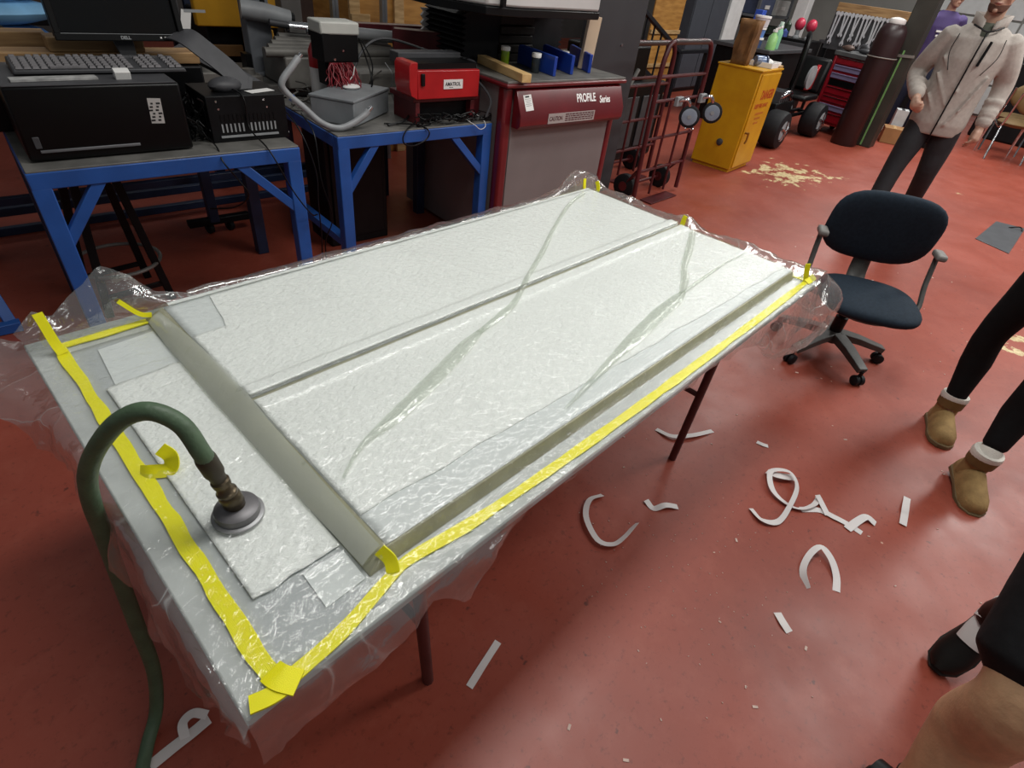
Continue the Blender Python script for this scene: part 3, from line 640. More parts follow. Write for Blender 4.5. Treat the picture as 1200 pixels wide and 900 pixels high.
MB().prism([(-0.035, 0.09), (0.045, 0.09), (0.035, -0.03), (-0.015, -0.03)], 0.0, 0.012, Matrix.Translation((0.0, 0.0, 0.022)) @ Euler((math.radians(62), 0, 0)).to_matrix().to_4x4()).build('neck', M_dgrey, t, bevel=0.003)
MB().box((0.01, 0.02, 0.012), (0.20, 0.15, 0.02)).build('stand_base', M_dgrey, t, bevel=0.006)
def plank(label, p0, s, rz=0.0, m=M_pine2):
    t = MB().box((0, 0, s[2]/2), s).build('wood_plank', m, None, bevel=0.004); t.location = BW(*p0); t.rotation_euler = (0, 0, RA+rz)
    return tag(t, label, 'plank')
plank('long pale plank lying flat behind the keyboard', (0.31, 0.60, 1.035), (0.98, 0.13, 0.045))
plank('brown plank behind the long pale one, left of the monitor', (0.0, 0.79, 1.05), (0.55, 0.10, 0.07))
plank('short thick wood block lying under the monitor screen', (0.42, 0.60, 1.081), (0.34, 0.12, 0.05))
plank('wood plank lying low beside the left end of the computer', (-0.16, 0.55, 0.93), (0.26, 0.16, 0.045))
# a crate carries the planks behind the computer
t = bthing('tool_chest', 'dark chest holding up the planks behind the black computer', 'chest', -0.32, 0.52, 0.802)
MB().bx(0.0, 0.0, 0.0, 1.12, 0.36, 0.228).build('body', M_blackm, t, bevel=0.008)
t = MB().box((0, 0, 0.0), (0.052, 0.034, 0.03)).build('paper_tag', M_paper, None, bevel=0.002); t.location = BW(0.412, 0.16, 1.0725); t.rotation_euler = (0.3, 0, RA)
tag(t, 'small white card on the front edge of the computer case', 'card')
t = MB(); t.box((0, 0, 0.004), (0.26, 0.05, 0.007)); t = t.build('magazine', mat('grey_print_paper', '#9b9a98', 0.6, var=0.3, scale=30), None); t.location = BW(0.20, 0.17, 1.0565); t.rotation_euler = (0, 0, RA+0.05)
tag(t, 'flat grey papers sticking out under the keyboard front', 'papers')
# far left: things behind the planks
t = bthing('duffel_bag', 'dark rounded bag at the upper left corner behind the brown plank', 'bag', -0.02, 1.38, 0.802)
MB().ellip((0, 0, 0.14), (0.27, 0.17, 0.14), 18, 10).build('body', mat('dark_cloth', '#15181d', 0.8), t)
MB().tube([(-0.2, -0.1, 0.24), (-0.1, -0.15, 0.31), (0.1, -0.15, 0.31), (0.2, -0.1, 0.24)], 0.012, 6, smooth=4).build('strap', M_black, t)
t = bthing('blue_tarp_bundle', 'pale blue folded bundle at the top left corner', 'bundle', 0.0, 1.76, 0.802)
for k, (z, w, m_) in enumerate(((0.16, 0.40, '#2f5f96'), (0.27, 0.44, '#7fb2d8'), (0.37, 0.40, '#9cc9e6'))):
    MB().ellip((0.02*k, 0, z), (w, 0.22, 0.075), 20, 8).build('fold', mat('blue_fold_%d' % k, m_, 0.5, var=0.12, scale=6), t)
MB().bx(-0.25, -0.18, 0, 0.35, 0.10, 0.13).build('box', M_dblue, t, bevel=0.02)

# ---- power supply box, strap and clutter between computer and conduit
t = bthing('power_supply', 'black vented steel box with bright slots at the right end of the left bench', 'power supply', 0.68, 0.14, 0.802)
MB().bx(0, 0, 0, 0.335, 0.26, 0.185).build('case', M_blackm, t, bevel=0.004)
for i in range(14):
    if i == 6: continue
    lab(MB().box((0.048+i*0.0175, -0.0008, 0.058), (0.0065, 0.003, 0.034)).build('slot', M_lgrey, t), 'pale vent slot')
for i in range(14): MB().box((0.048+i*0.0175, -0.0008, 0.098), (0.005, 0.003, 0.026)).build('slot', M_black, t)
MB().box((0.16, -0.003, 0.024), (0.25, 0.006, 0.008)).build('ledge', M_lgrey, t)
for x, z in ((0.04, 0.165), (0.045, 0.135), (0.24, 0.165), (0.25, 0.135)): MB().cyl((x, -0.002, z), (x, 0.004, z), 0.0045, 10).build('screw', M_chrome, t)
t = bthing('rubber_strap', 'broad dark grey strap arching from the monitor to the vented box', 'strap', 0.70, 0.36, 1.0)
mb = MB(); pp, _ = spline([Vector(p) for p in ((-0.02, 0.10, 0.16), (0.02, 0.02, 0.165), (0.07, -0.02, 0.125), (0.14, -0.06, 0.06), (0.19, -0.09, 0.0), (0.22, -0.10, -0.012))], 6)
ribbon(mb, pp, 0.10, (0.15, -0.75, 0.65), 0.006, 0.02).build('band', M_dgrey, t)
t = bthing('rubber_strap', 'second dark grey strap end lying back behind the vented box', 'strap', 0.85, 0.52, 0.90)
mb = MB(); pp, _ = spline([Vector(p) for p in ((-0.09, 0.2, 0.16), (0.0, 0.06, 0.13), (0.11, -0.03, 0.07), (0.19, -0.08, 0.02))], 6)
ribbon(mb, pp, 0.08, (0.15, -0.7, 0.7), 0.02, 0.02).build('band', M_dgrey, t)
t = MB(); t.ellip((0, 0, 0.01), (0.075, 0.05, 0.032), 18, 8); t = t.build('computer_mouse', M_dgrey, None); t.location = BW(0.80, 0.24, 0.998); t.rotation_euler = (0, 0, RA+0.3)
tag(t, 'dark rounded mouse lying on top of the vented box', 'mouse')
for i, (u, v, z, rz, l) in enumerate(((0.93, 0.20, 0.9885, 0.3, 'white paper slip lying on top of the vented box'), (0.86, 0.33, 0.9885, -0.2, 'second white paper slip behind the mouse on the vented box'))):
    o = MB().box((0, 0, 0.0006), (0.12, 0.05, 0.0012)).build('paper_slip', M_paper, None); o.location = BW(u, v, z); o.rotation_euler = (0, 0, RA+rz); tag(o, l, 'paper')
t = MB().box((0, 0, 0), (0.004, 0.22, 0.15)).build('panel_plate', M_paper, None); t.location = BW(1.035, 0.30, 0.88); t.rotation_euler = (0, -0.35, RA-0.25)
tag(t, 'white sheet leaning by the right end of the vented box', 'sheet')
def cable(label, pts, r=0.0035, m=M_black, group=None, n=6, name='cable'):
    pts = [Vector(BW(*p)) for p in pts]
    o = MB().tube([p-pts[0] for p in pts], r, n, smooth=6).build(name, m, None); o.location = pts[0]
    return tag(o, label, 'cable', group)
cable('thin black cable running down over the middle of the vented box', [(0.80, 0.26, 1.0), (0.83, 0.128, 0.985), (0.835, 0.125, 0.86), (0.86, -0.012, 0.795), (0.93, -0.03, 0.62), (1.0, -0.04, 0.50), (1.06, 0.03, 0.46)])
cable('black cable looping below the front rail left of the vented box', [(0.66, 0.13, 0.83), (0.665, 0.05, 0.81), (0.66, -0.015, 0.77), (0.70, -0.02, 0.70), (0.735, -0.02, 0.62), (0.70, 0.1, 0.53), (0.62, 0.2, 0.50)])
cable('black cable hanging in the gap between the two blue benches', [(1.02, 0.25, 0.93), (1.05, 0.1, 0.84), (1.09, 0.06, 0.66), (1.08, 0.05, 0.5), (1.10, 0.1, 0.3), (1.12, 0.2, 0.02)])
cable('second black cable dropping between the benches close to the right one', [(1.15, 0.3, 0.86), (1.14, 0.15, 0.80), (1.13, 0.1, 0.6), (1.17, 0.1, 0.4), (1.14, 0.15, 0.25), (1.2, 0.3, 0.02)])
cable('black cable ring hanging over the front rail of the right bench', [(1.80, 0.28, 0.83), (1.72, 0.16, 0.82), (1.62, 0.085, 0.805), (1.585, 0.07, 0.77), (1.60, 0.07, 0.735), (1.66, 0.07, 0.725), (1.73, 0.07, 0.75), (1.75, 0.075, 0.79), (1.70, 0.12, 0.815), (1.55, 0.2, 0.81)], 0.004)
cable('thin white wire loop hanging below the red box', [(2.06, 0.30, 0.83), (2.04, 0.16, 0.82), (2.06, 0.075, 0.80), (2.10, 0.07, 0.775), (2.14, 0.075, 0.79), (2.15, 0.14, 0.82), (2.12, 0.35, 0.86)], 0.002, M_paper)
cable('thick black cable arching from the pile down behind the red box', [(1.55, 0.60, 0.86), (1.62, 0.62, 1.0), (1.72, 0.65, 1.10), (1.85, 0.65, 1.13), (2.05, 0.60, 1.09), (2.15, 0.42, 1.05), (2.195, 0.28, 1.0), (2.20, 0.12, 0.92), (2.16, 0.10, 0.83)], 0.007, M_dgrey)
cable('black lead hanging down right of the black and white instrument', [(1.60, 0.52, 1.15), (1.63, 0.50, 1.05), (1.63, 0.45, 0.95), (1.60, 0.5, 0.90), (1.4, 0.55, 0.90)], 0.004)
cable('second black lead hanging right of the black and white instrument', [(1.66, 0.60, 1.13), (1.69, 0.55, 1.02), (1.66, 0.52, 0.90), (1.72, 0.45, 0.83)], 0.004)
cable('black cable lying between the grey junction box and the red box', [(1.55, 0.16, 0.812), (1.68, 0.2, 0.82), (1.78, 0.3, 0.85), (1.82, 0.4, 0.90), (1.80, 0.55, 0.9)], 0.006)
cable('white cord running up beside the left side of the red box', [(1.80, 0.50, 0.82), (1.765, 0.48, 0.90), (1.775, 0.48, 0.98), (1.80, 0.60, 1.02)], 0.002, M_lgrey)
mb = MB(); rnd = random.Random(3)
for i in range(26):
    p = Vector((0.02+rnd.random()*0.08, rnd.random()*0.18, rnd.random()*0.12)); q = [p]
    for k in range(5): p = p+Vector((rnd.uniform(-.035, .035), rnd.uniform(-.06, .06), rnd.uniform(-.05, .05))); p.z = max(0.006, min(0.2, p.z)); p.x = max(-.0, min(.10, p.x)); q.append(p)
    mb.tube(q, 0.0035, 5, smooth=3)
o = mb.build('cable_tangle', M_black, None); o.location = BW(0.58, 0.16, 0.803); o.rotation_euler = (0, 0, RA); tag(o, 'tangle of black cables between the computer and the vented box', 'cables', kind='stuff')
mb = MB()
for i in range(40):
    p = Vector((rnd.random()*0.45, rnd.random()*0.14, 0.01+rnd.random()*0.05)); q = [p]
    for k in range(4): p = p+Vector((rnd.uniform(-.08, .08), rnd.uniform(-.08, .08), rnd.uniform(-.02, .03))); p.z = max(0.006, p.z); q.append(p)
    mb.tube(q, 0.004, 5, smooth=3)
o = mb.build('cable_tangle', mat('grey_cables', '#4b4843', 0.6, var=0.4, scale=6), None); o.location = BW(1.27, 0.62, 0.803); o.rotation_euler = (0, 0, RA); tag(o, 'tangle of grey and black wires behind the bent conduit', 'cables', kind='stuff')

mb = MB()
for i in range(34):
    p = Vector((rnd.random()*0.46, rnd.random()*0.06, 0.01+rnd.random()*0.02)); q = [p]
    for k in range(4): p = p+Vector((rnd.uniform(-.07, .07), rnd.uniform(-.025, .025), rnd.uniform(-.02, .025))); p.z = max(0.006, min(0.06, p.z)); p.y = max(-0.0, min(0.08, p.y)); p.x = max(0, min(0.5, p.x)); q.append(p)
    mb.tube(q, 0.0035, 5, smooth=3)
o = mb.build('cable_tangle', M_black, None); o.location = BW(1.70, 0.085+0.02, 0.803); o.rotation_euler = (0, 0, RA); tag(o, 'tangle of black leads lying in front of the red box base', 'cables', kind='stuff')
# ---- bent conduit, junction box, instrument with red wires
t = bthing('bent_conduit', 'grey flexible conduit bent in a U standing before the junction box', 'conduit', 1.22, 0.25, 0.82)
cp = [(-0.065, 0.02, 0.285), (-0.10, 0.01, 0.255), (-0.165, 0.0, 0.19), (-0.15, 0.0, 0.145), (-0.08, -0.02, 0.08), (-0.02, -0.06, 0.02), (0.05, -0.09, -0.002), (0.12, -0.10, 0.015), (0.19, -0.10, 0.05), (0.215, -0.10, 0.07)]
MB().tube([Vector(p) for p in cp], 0.0155, 12, smooth=6).build('sleeve', mat('grey_pvc', '#8d8f91', 0.45, var=0.1, scale=20), t)
for a, b in ((cp[0], (-0.05, 0.02, 0.30)), (cp[-1], (0.235, -0.10, 0.088))): MB().cyl(a, b, 0.011, 10).build('connector', M_chrome, t)
MB().cyl((-0.135, -0.002, 0.128), (-0.125, -0.004, 0.12), 0.0165, 12).build('tape_band', M_blue, t)
M_jb = mat('grey_box_enamel', '#7b7f82', 0.42, var=0.1, scale=10)
t = bthing('junction_box', 'grey steel junction box at the left front of the right bench', 'electrical box', 1.375, 0.185, 0.802, rz=0.62)
MB().bx(0, 0, 0.004, 0.42, 0.24, 0.115).build('body', M_jb, t, bevel=0.006)
MB().bx(-0.004, -0.004, 0.115, 0.424, 0.244, 0.127).build('lid', M_jb, t, bevel=0.003)
o = MB(); o.ellip((0, 0, 0.008), (0.05, 0.035, 0.014), 12, 6); o = o.build('crumpled_tissue', M_paper, None); o.location = BW(1.50, 0.44, 0.930); tag(o, 'crumpled white tissue lying on the grey junction box', 'tissue')
t = bthing('fire_extinguisher', 'red and white canister half hidden behind the black and white instrument', 'canister', 1.47, 0.72, 0.802)
MB().lathe([(0, 0), (0.06, 0), (0.065, 0.01), (0.065, 0.18), (0, 0.18)], 20).build('label_band', M_paper, t)
MB().lathe([(0.0, 0.178), (0.065, 0.18), (0.065, 0.255), (0.05, 0.29), (0.022, 0.31), (0.02, 0.33), (0, 0.33)], 20).build('cylinder', M_red, t)
MB().box((-0.03, 0, 0.345), (0.07, 0.02, 0.03)).build('valve', M_chrome, t, bevel=0.003)
t = bthing('instrument', 'black instrument with a white top standing on end beside the conduit', 'instrument', 1.385, 0.50, 0.94)
MB().bx(0, 0, 0.10, 0.20, 0.14, 0.235).build('case', M_black, t, bevel=0.006)
MB().prism([(0, 0), (0.21, -0.01), (0.215, 0.14), (0.0, 0.15)], 0.225, 0.282, Matrix.Translation((-0.005, 0, 0))).build('cover', mat('off_white_plastic', '#b9b9b2', 0.45, var=0.05), t, bevel=0.008)
MB().bx(0.02, 0.03, -0.012, 0.17, 0.12, 0.10).build('frame', M_blackm, t)
for x, z in ((0.06, 0.115), (0.11, 0.155)): MB().cyl((x, -0.004, z), (x, 0.002, z), 0.006, 8).build('terminal', M_chrome, t)
mb = MB()
for i in range(60):
    a = rnd.random()*6.28; p = Vector((0.02+rnd.random()*0.15, -0.012+rnd.random()*0.02, 0.10)); q = [p]
    for k in range(4): p = p+Vector((rnd.uniform(-.022, .022), rnd.uniform(-.03, .018), -0.028+rnd.uniform(-.01, .012))); p.x = max(-0.01, min(0.185, p.x)); q.append(p)
    mb.tube(q, 0.0026, 5, smooth=3)
tag(mb.build('wire_bundle', mat('dark_red_wire', '#7c1f28', 0.45, var=0.3, scale=14), t), 'mass of thin dark red wires', None, kind='stuff')
MB().tube([(0.10, -0.03, 0.0), (0.14, -0.04, 0.05), (0.15, -0.04, 0.09)], 0.003, 6).build('wire', M_paper, t)

# ---- red trainer box and the red steel lengths behind it
t = bthing('trainer_box', 'bright red steel box with a white name plate on the right blue bench', 'equipment box', 1.670, 0.138, 0.882); t.scale = (0.90, 0.90, 0.90)
MB().bx(0.045, 0.03, 0.03, 0.53, 0.30, 0.06).build('base_plate', M_dred, t, bevel=0.004)
MB().bx(0.07, 0.08, -0.088, 0.49, 0.26, 0.03).build('skid', M_blackm, t)
for x in (0.06, 0.47): MB().bx(x, 0.03, -0.088, x+0.03, 0.28, 0.03).build('skid_rail', M_dred, t, bevel=0.003)
MB().prism([(0.0, 0.12), (0.0, 0.225), (0.012, 0.245), (0.055, 0.245), (0.055, 0.052), (0.012, 0.075)], -0.16, 0.0, Matrix(((1,0,0,0),(0,0,-1,0),(0,1,0,0.0),(0,0,0,1)))).build('side_plate', M_red, t, bevel=0.003)
MB().bx(0.055, 0.0, 0.052, 0.505, 0.24, 0.205).build('housing', M_red, t, bevel=0.006)
MB().bx(0.06, 0.03, 0.205, 0.50, 0.26, 0.235).build('top_recess', M_black, t)
MB().bx(0.05, 0.20, 0.205, 0.50, 0.30, 0.262).build('rear_case', M_dgrey, t, bevel=0.004)
MB().bx(0.075, -0.012, 0.125, 0.10, 0.002, 0.19).build('latch', M_blackm, t, bevel=0.004)
MB().bx(0.235, -0.0035, 0.105, 0.375, 0.001, 0.155).build('name_plate', M_paper, t)
text('AMATROL', 0.028, M_ink, t, Matrix.Translation((0.246, -0.004, 0.122)) @ Euler((PI/2, 0, 0)).to_matrix().to_4x4() @ Matrix.Diagonal((0.86, 1, 1, 1)), 'name_lettering', bold=0.0005, shear=0.1)
for i in range(3): MB().bx(0.275+0.01*i, -0.0042, 0.112-0.0*i, 0.28+0.01*i+0.003, -0.0034, 0.115).build('small_print', M_ink, t)
t = bthing('electric_motor', 'dark grey motor at the right end of the red box', 'motor', 2.180, 0.362, 0.862); t.scale = (0.9, 0.9, 0.9)
MB().tube([(0, -0.10, 0.20), (0, -0.08, 0.20), (0, 0.14, 0.20), (0, 0.16, 0.20)], [0.035, 0.05, 0.05, 0.03], 18).build('housing', M_dgrey, t)
for y in (-0.05, 0.0, 0.05): MB().tube([(0, y, 0.20), (0, y+0.012, 0.20)], 0.054, 18).build('ring', M_blackm, t)
MB().bx(-0.04, -0.12, 0.05, 0.06, -0.02, 0.16).build('gear_case', M_dgrey, t, bevel=0.01)
MB().bx(-0.055, -0.12, -0.064, 0.055, 0.16, 0.05).build('foot', M_dred, t, bevel=0.006)
def channel(label, p, l, w, h, rz):
    t = bthing('steel_channel', label, 'steel length', *p, rz=rz)
    MB().bx(0, 0, 0, l, 0.012, h).build('flange', M_dred, t, bevel=0.002); MB().bx(0, w-0.012, 0, l, w, h).build('flange', M_dred, t, bevel=0.002)
    MB().bx(0, 0.012, 0, l, w-0.012, 0.012).build('web', M_dred, t, bevel=0.002); MB().bx(0.01, 0.013, h-0.012, l-0.02, w-0.013, h).build('cover', mat('dusty_beige', '#8f7c70', 0.6), t, bevel=0.002)
channel('dark red steel channel on the pile behind the bright red box', (2.05, 0.92, 1.035), 0.46, 0.10, 0.11, -0.45)
channel('second dark red channel lying further back on the pile', (1.90, 1.22, 1.03), 0.62, 0.09, 0.10, -0.1)
# grey machine lying across the benches
M_mach = mat('grey_machine_casting', '#6a6762', 0.55, metal=0.15, var=0.25, scale=6, bump=0.2, bscale=20)
t = bthing('lathe', 'long grey ribbed machine body lying across the back of the right bench', 'machine', 1.30, 0.80, 0.802)
MB().bx(0.10, 0.24, 0.0, 0.90, 0.60, 0.17).build('bed', M_mach, t, bevel=0.01)
for k in range(5): MB().tube([(0.0+0.04*k, 0.28+0.045*k, 0.19+0.012*k), (0.86, 0.26+0.045*k, 0.185+0.006*k)], 0.026, 10).build('rib', M_mach, t)
MB().tube([(0.22, 0.42, 0.30), (0.55, 0.30, 0.29)], 0.03, 14).build('shaft', M_chrome, t)
MB().tube([(0.62, 0.36, 0.28), (0.90, 0.30, 0.27)], 0.035, 14).build('shaft', M_lgrey, t)
MB().bx(0.45, 0.02, 0.0, 0.88, 0.22, 0.13).build('slide', M_mach, t, bevel=0.012)
t = bthing('rolled_duct', 'light grey rolled duct behind the black and white instrument', 'duct', 1.45, 1.40, 1.055)
MB().tube([(-0.12, 0.05, 0.10), (0.0, 0.02, 0.09), (0.15, 0.0, 0.06)], [0.05, 0.052, 0.05], 16).build('roll', M_lgrey, t)
MB().tube([(0.15, 0.0, 0.06), (0.17, 0.0, 0.056)], 0.04, 16).build('end_cap', M_blackm, t)
for k in range(2): MB().tube([(0.0+0.1*k, -0.06, 0.05-0.03*k), (0.30+0.1*k, -0.10, 0.02-0.03*k)], 0.02, 10).build('rod', M_dgrey, t)
for i, (u, v, zz, s_) in enumerate(((1.02, 1.27, 0.80, 0.20), (1.18, 1.40, 0.80, 0.16), (1.25, 1.25, 0.80, 0.14))):
    t = bthing('cast_block', ['grey casting on the dark bench left of the steel posts', 'grey casting just behind the strap end on the dark bench', 'small grey casting on the dark bench by the conduit'][i], 'casting', u, v, zz+0.002)
    MB().bx(-s_/2, -s_/3, 0, s_/2, s_/3, s_*0.35).build('base', M_mach, t, bevel=0.01); MB().lathe([(0, s_*.35), (s_*.28, s_*.35), (s_*.25, s_*.55), (0, s_*.58)], 16).build('boss', M_steel, t)

# ================================================================== behind the benches
M_post = mat('grey_post_paint', '#62656a', 0.5, var=0.1, scale=5)
def bpost(label, u, v, w, d, z0, z1, m=M_post, name='machine_post', cat='post'):
    t = bthing(name, label, cat, u, v, z0)
    MB().bx(0, 0, 0, w, d, z1-z0).build('column', m, t, bevel=0.006)
    return t
t = bpost('wide grey steel post rising behind the bent conduit', 1.355, 1.46, 0.15, 0.10, 0.802, 1.7)
MB().bx(-0.03, -0.04, 0.0, 0.18, 0.14, 0.02).build('foot_plate', M_post, t, bevel=0.004)
MB().bx(0.10, -0.012, 0.30, 0.125, 0.002, 0.7).build('cable_clip', M_blackm, t); MB().bx(-0.045, -0.02, 0.0, -0.005, 0.06, 0.12).build('bracket', M_black, t)
t = bpost('second grey steel post just right of the wide one', 1.60, 1.50, 0.13, 0.10, 0.802, 1.7, mat('brown_grey_paint', '#5a5653', 0.5, var=0.1))
MB().bx(-0.02, -0.03, 0.0, 0.15, 0.13, 0.02).build('foot_plate', M_post, t, bevel=0.004)
M_alu = mat('aluminium_extrusion', '#8e9296', 0.35, metal=0.7, var=0.08)
def extrusion(label, u, v, z0, z1):
    t = bthing('aluminium_profile', label, 'profile', u, v, z0); mb = MB()
    for sx in (-1, 1):
        for sy in (-1, 1): MB().bx(sx*0.012-0.011, sy*0.012-0.011, 0, sx*0.012+0.011, sy*0.012+0.011, z1-z0).build('rail', M_alu, t, bevel=0.002)
    MB().bx(-0.008, -0.008, 0, 0.008, 0.008, z1-z0).build('core', M_dgrey, t)
extrusion('upright aluminium profile behind the black and white instrument', 2.05, 1.70, 0.802, 1.75)
extrusion('upright aluminium profile in front of the plywood crate', 2.62, 2.02, 0.0, 1.75)
M_ply = mat('plywood', '#b5833f', 0.6, hex2='#966629', scale=4, stretch=(1, 1, 6), bump=0.05)
t = bthing('plywood_crate', 'tall plywood crate with wooden battens behind the dark red channels', 'crate', 2.42, 2.15, 0)
MB().bx(0.0, 0.03, 0, 1.1, 0.7, 1.75).build('box', M_ply, t, bevel=0.005)
for x in (-0.02, 0.38, 0.78): MB().bx(x, 0.0, 0, x+0.09, 0.03, 1.75).build('batten', M_pine, t, bevel=0.004)
MB().bx(-0.02, -0.03, 0.95, 0.14, 0.0, 1.08).build('batten', M_pine, t, bevel=0.004)
M_yel2 = mat('yellow_machine_paint', '#c48d12', 0.5, var=0.12, scale=5)
t = bthing('yellow_machine', 'yellow painted machine panels behind the monitor', 'machine', 1.10, 2.05, 0)
MB().bx(0.22, 0.10, 0, 0.72, 0.5, 1.05).build('body', M_blackm, t, bevel=0.01)
MB().bx(0.14, 0.0, 0.98, 0.74, 0.06, 1.75).build('upper_panel', M_yel2, t, bevel=0.008)
MB().prism([(0.44, 0.72), (0.56, 0.70), (0.66, 0.78), (0.64, 0.97), (0.44, 0.97)], -0.02, 0.04, Matrix(((1,0,0,0),(0,0,-1,0.04),(0,1,0,0),(0,0,0,1)))).build('lower_panel', M_yel2, t, bevel=0.006)
MB().bx(0.14, 0.02, 0.80, 0.42, 0.05, 0.87).build('shelf', mat('brown_shelf', '#6b4a22', 0.6), t, bevel=0.004)
MB().tube([(0.34, -0.02, 1.7), (0.42, -0.02, 1.4), (0.46, -0.02, 1.15), (0.47, -0.02, 0.85), (0.50, -0.02, 0.72)], 0.008, 6, smooth=5).build('hose', M_black, t)
t = bthing('hanging_card', 'white paper tag hanging right of the monitor', 'card', 0.885, 0.95, 1.10)
MB().box((0, 0, 0.05), (0.045, 0.003, 0.09), (0, 0.25, 0)).build('sheet', M_paper, t); MB().box((0.05, 0, 0.092), (0.10, 0.006, 0.012)).build('clip', M_lgrey, t)
MB().bx(-0.05, 0.005, -0.298, -0.02, 0.035, 0.45).build('stake', M_dgrey, t)
t = bthing('storage_rack', 'dark steel rack filling the gloom behind the posts and plywood crate', 'rack', 0.1, 3.6, 0)
for x in (0, 1.5, 3.0, 4.4):
    for y in (0, 0.6): MB().bx(x, y, 0, x+0.06, y+0.06, 2.3).build('upright', M_dblue, t)
for z in (0.15, 0.75, 1.35, 1.95): MB().bx(0, 0, z, 4.46, 0.66, z+0.04).build('shelf', M_blackm, t, bevel=0.004)
for i, (x, z, w, h, c) in enumerate(((0.2, 0.79, 0.5, 0.4, '#4b3522'), (0.9, 0.79, 0.5, 0.35, '#2b3442'), (1.65, 0.79, 0.6, 0.45, '#35302a'), (2.4, 0.79, 0.4, 0.3, '#51403a'), (3.2, 0.79, 0.7, 0.42, '#2c2c30'), (0.3, 0.19, 0.6, 0.4, '#2a2421'), (1.7, 0.19, 0.7, 0.4, '#33302c'), (3.2, 0.19, 0.7, 0.42, '#3a2c22'), (0.3, 1.39, 0.6, 0.4, '#233048'), (1.75, 1.39, 0.6, 0.35, '#463a22'), (3.3, 1.39, 0.7, 0.4, '#3b1f1f'))):
    b = bthing('storage_bin', 'dim %s storage bin %s the dark rack' % (['brown', 'slate', 'olive', 'rust', 'charcoal', 'umber', 'drab', 'chestnut', 'navy', 'mustard', 'maroon'][i], 'on the middle shelf of' if z == 0.79 else 'on the lowest shelf of' if z < 0.5 else 'high up on'), 'bin', 0.1+x, 3.63, z+0.001)
    MB().bx(0, 0, 0, w, 0.45, h*0.9).build('body', mat('bin_%d' % i, c, 0.7), b, bevel=0.01); MB().bx(-0.01, -0.01, h*0.9, w+0.01, 0.46, h).build('lid', mat('bin_%d' % i, c, 0.7), b, bevel=0.01)

# ================================================================== burgundy machine cabinet with bellows above
U0, U1, VF, ZC = 2.222, 3.225, 0.02, 1.03
t = bthing('machine_cabinet', 'burgundy and grey machine cabinet with sloping front panel right of the benches', 'machine', U0, VF, 0)
w = U1-U0
M_cgrey = mat('cabinet_grey', '#77706f', 0.45, var=0.07, scale=3)
MB().bx(0.008, 0.012, 0.02, w-0.008, 1.06, ZC-0.04).build('carcass', M_cgrey, t, bevel=0.004)
MB().bx(0.07, 0.004, 0.05, w-0.06, 0.011, 0.80).build('front_panel', M_cgrey, t, bevel=0.002)
MB().bx(0, 0, 0.0, 0.068, 0.07, ZC-0.03).build('corner_post', M_burg, t, bevel=0.018, seg=3)
MB().bx(w-0.055, 0, 0.0, w, 0.07, ZC-0.03).build('corner_post', M_burg, t, bevel=0.018, seg=3)
MB().bx(-0.015, -0.03, ZC-0.035, w+0.02, 1.09, ZC-0.012).build('rim', M_burg, t, bevel=0.008)
MB().bx(-0.005, -0.02, ZC-0.014, w+0.012, 1.08, ZC).build('top_plate', M_steel, t, bevel=0.003)
sl = [(0.0, ZC-0.04), (-0.022, ZC-0.05), (-0.075, ZC-0.165), (-0.075, ZC-0.225), (-0.055, ZC-0.245), (0.0, ZC-0.245)]
MB().prism(sl, 0.065, w-0.02, Matrix(((0,0,1,0),(1,0,0,0),(0,1,0,0),(0,0,0,1)))).build('control_hood', M_burg, t, bevel=0.004)
# sloped face frame
p0 = Vector((0, -0.075, ZC-0.165)); p1 = Vector((0, -0.022, ZC-0.05)); sd = (p1-p0).normalized()
def onslope(x, s): p = p0+sd*s; return (x, p.y, p.z)
Fs = frame(onslope(0.105, 0.022), (1, 0, 0), sd)
MB().box((0.035, 0.042, 0.0008), (0.062, 0.085, 0.0016), (0, 0, 0.06), M=Fs).build('tag', M_paper, t, bevel=0.0005)
MB().box((0.03, 0.074, 0.002), (0.03, 0.008, 0.0008), (0, 0, 0.06), M=Fs).build('tag_print', M_ink, t)
for j in range(5): MB().box((0.034, 0.062-j*0.009, 0.002), (0.046-0.006*(j % 3), 0.0025, 0.0006), (0, 0, 0.06), M=Fs).build('tag_print', mat('grey_print', '#8d8d8d', 0.6), t)
text('PROFILE', 0.066, M_wtxt, t, frame(onslope(0.545, 0.050), (1, 0, 0), sd) @ Matrix.Translation((0, 0, 0.0008)) @ Matrix.Diagonal((0.72, 1, 1, 1)), 'lettering', bold=0.0014)
text('Series', 0.058, M_wtxt, t, frame(onslope(0.752, 0.038), (1, 0, 0), sd) @ Matrix.Translation((0, 0, 0.0008)) @ Matrix.Diagonal((0.72, 1, 1, 1)), 'lettering', bold=0.0012, shear=0.2)
MB().bx(0.29, -0.0775, ZC-0.224, 0.70, -0.0748, ZC-0.168).build('warning_label', mat('pale_grey_label', '#a49b98', 0.5, var=0.04), t)
text('CAUTION', 0.034, mat('dark_red_print', '#4d1b20', 0.6, var=0.05), t, Matrix.Translation((0.300, -0.0780, ZC-0.208)) @ Euler((PI/2, 0, 0)).to_matrix().to_4x4() @ Matrix.Diagonal((0.72, 1, 1, 1)), 'label_lettering', bold=0.0004)
mb = MB()
for j in range(4):
    x = 0.435
    while x < 0.685:
        l = 0.012+0.02*rnd.random(); mb.bx(x, -0.0782, ZC-0.215+j*0.0115, min(x+l, 0.69), -0.0776, ZC-0.215+j*0.0115+0.006); x += l+0.005
mb.build('label_small_print', mat('dark_red_print', '#4d1b20', 0.6), t)
mb = MB()
for x, z, a in ((0.13, 0.72, 0.4), (0.16, 0.715, -0.7)): mb.box((x, 0.0115, z), (0.03, 0.001, 0.004), (0, a, 0))
mb.build('scratch', M_dgrey, t)
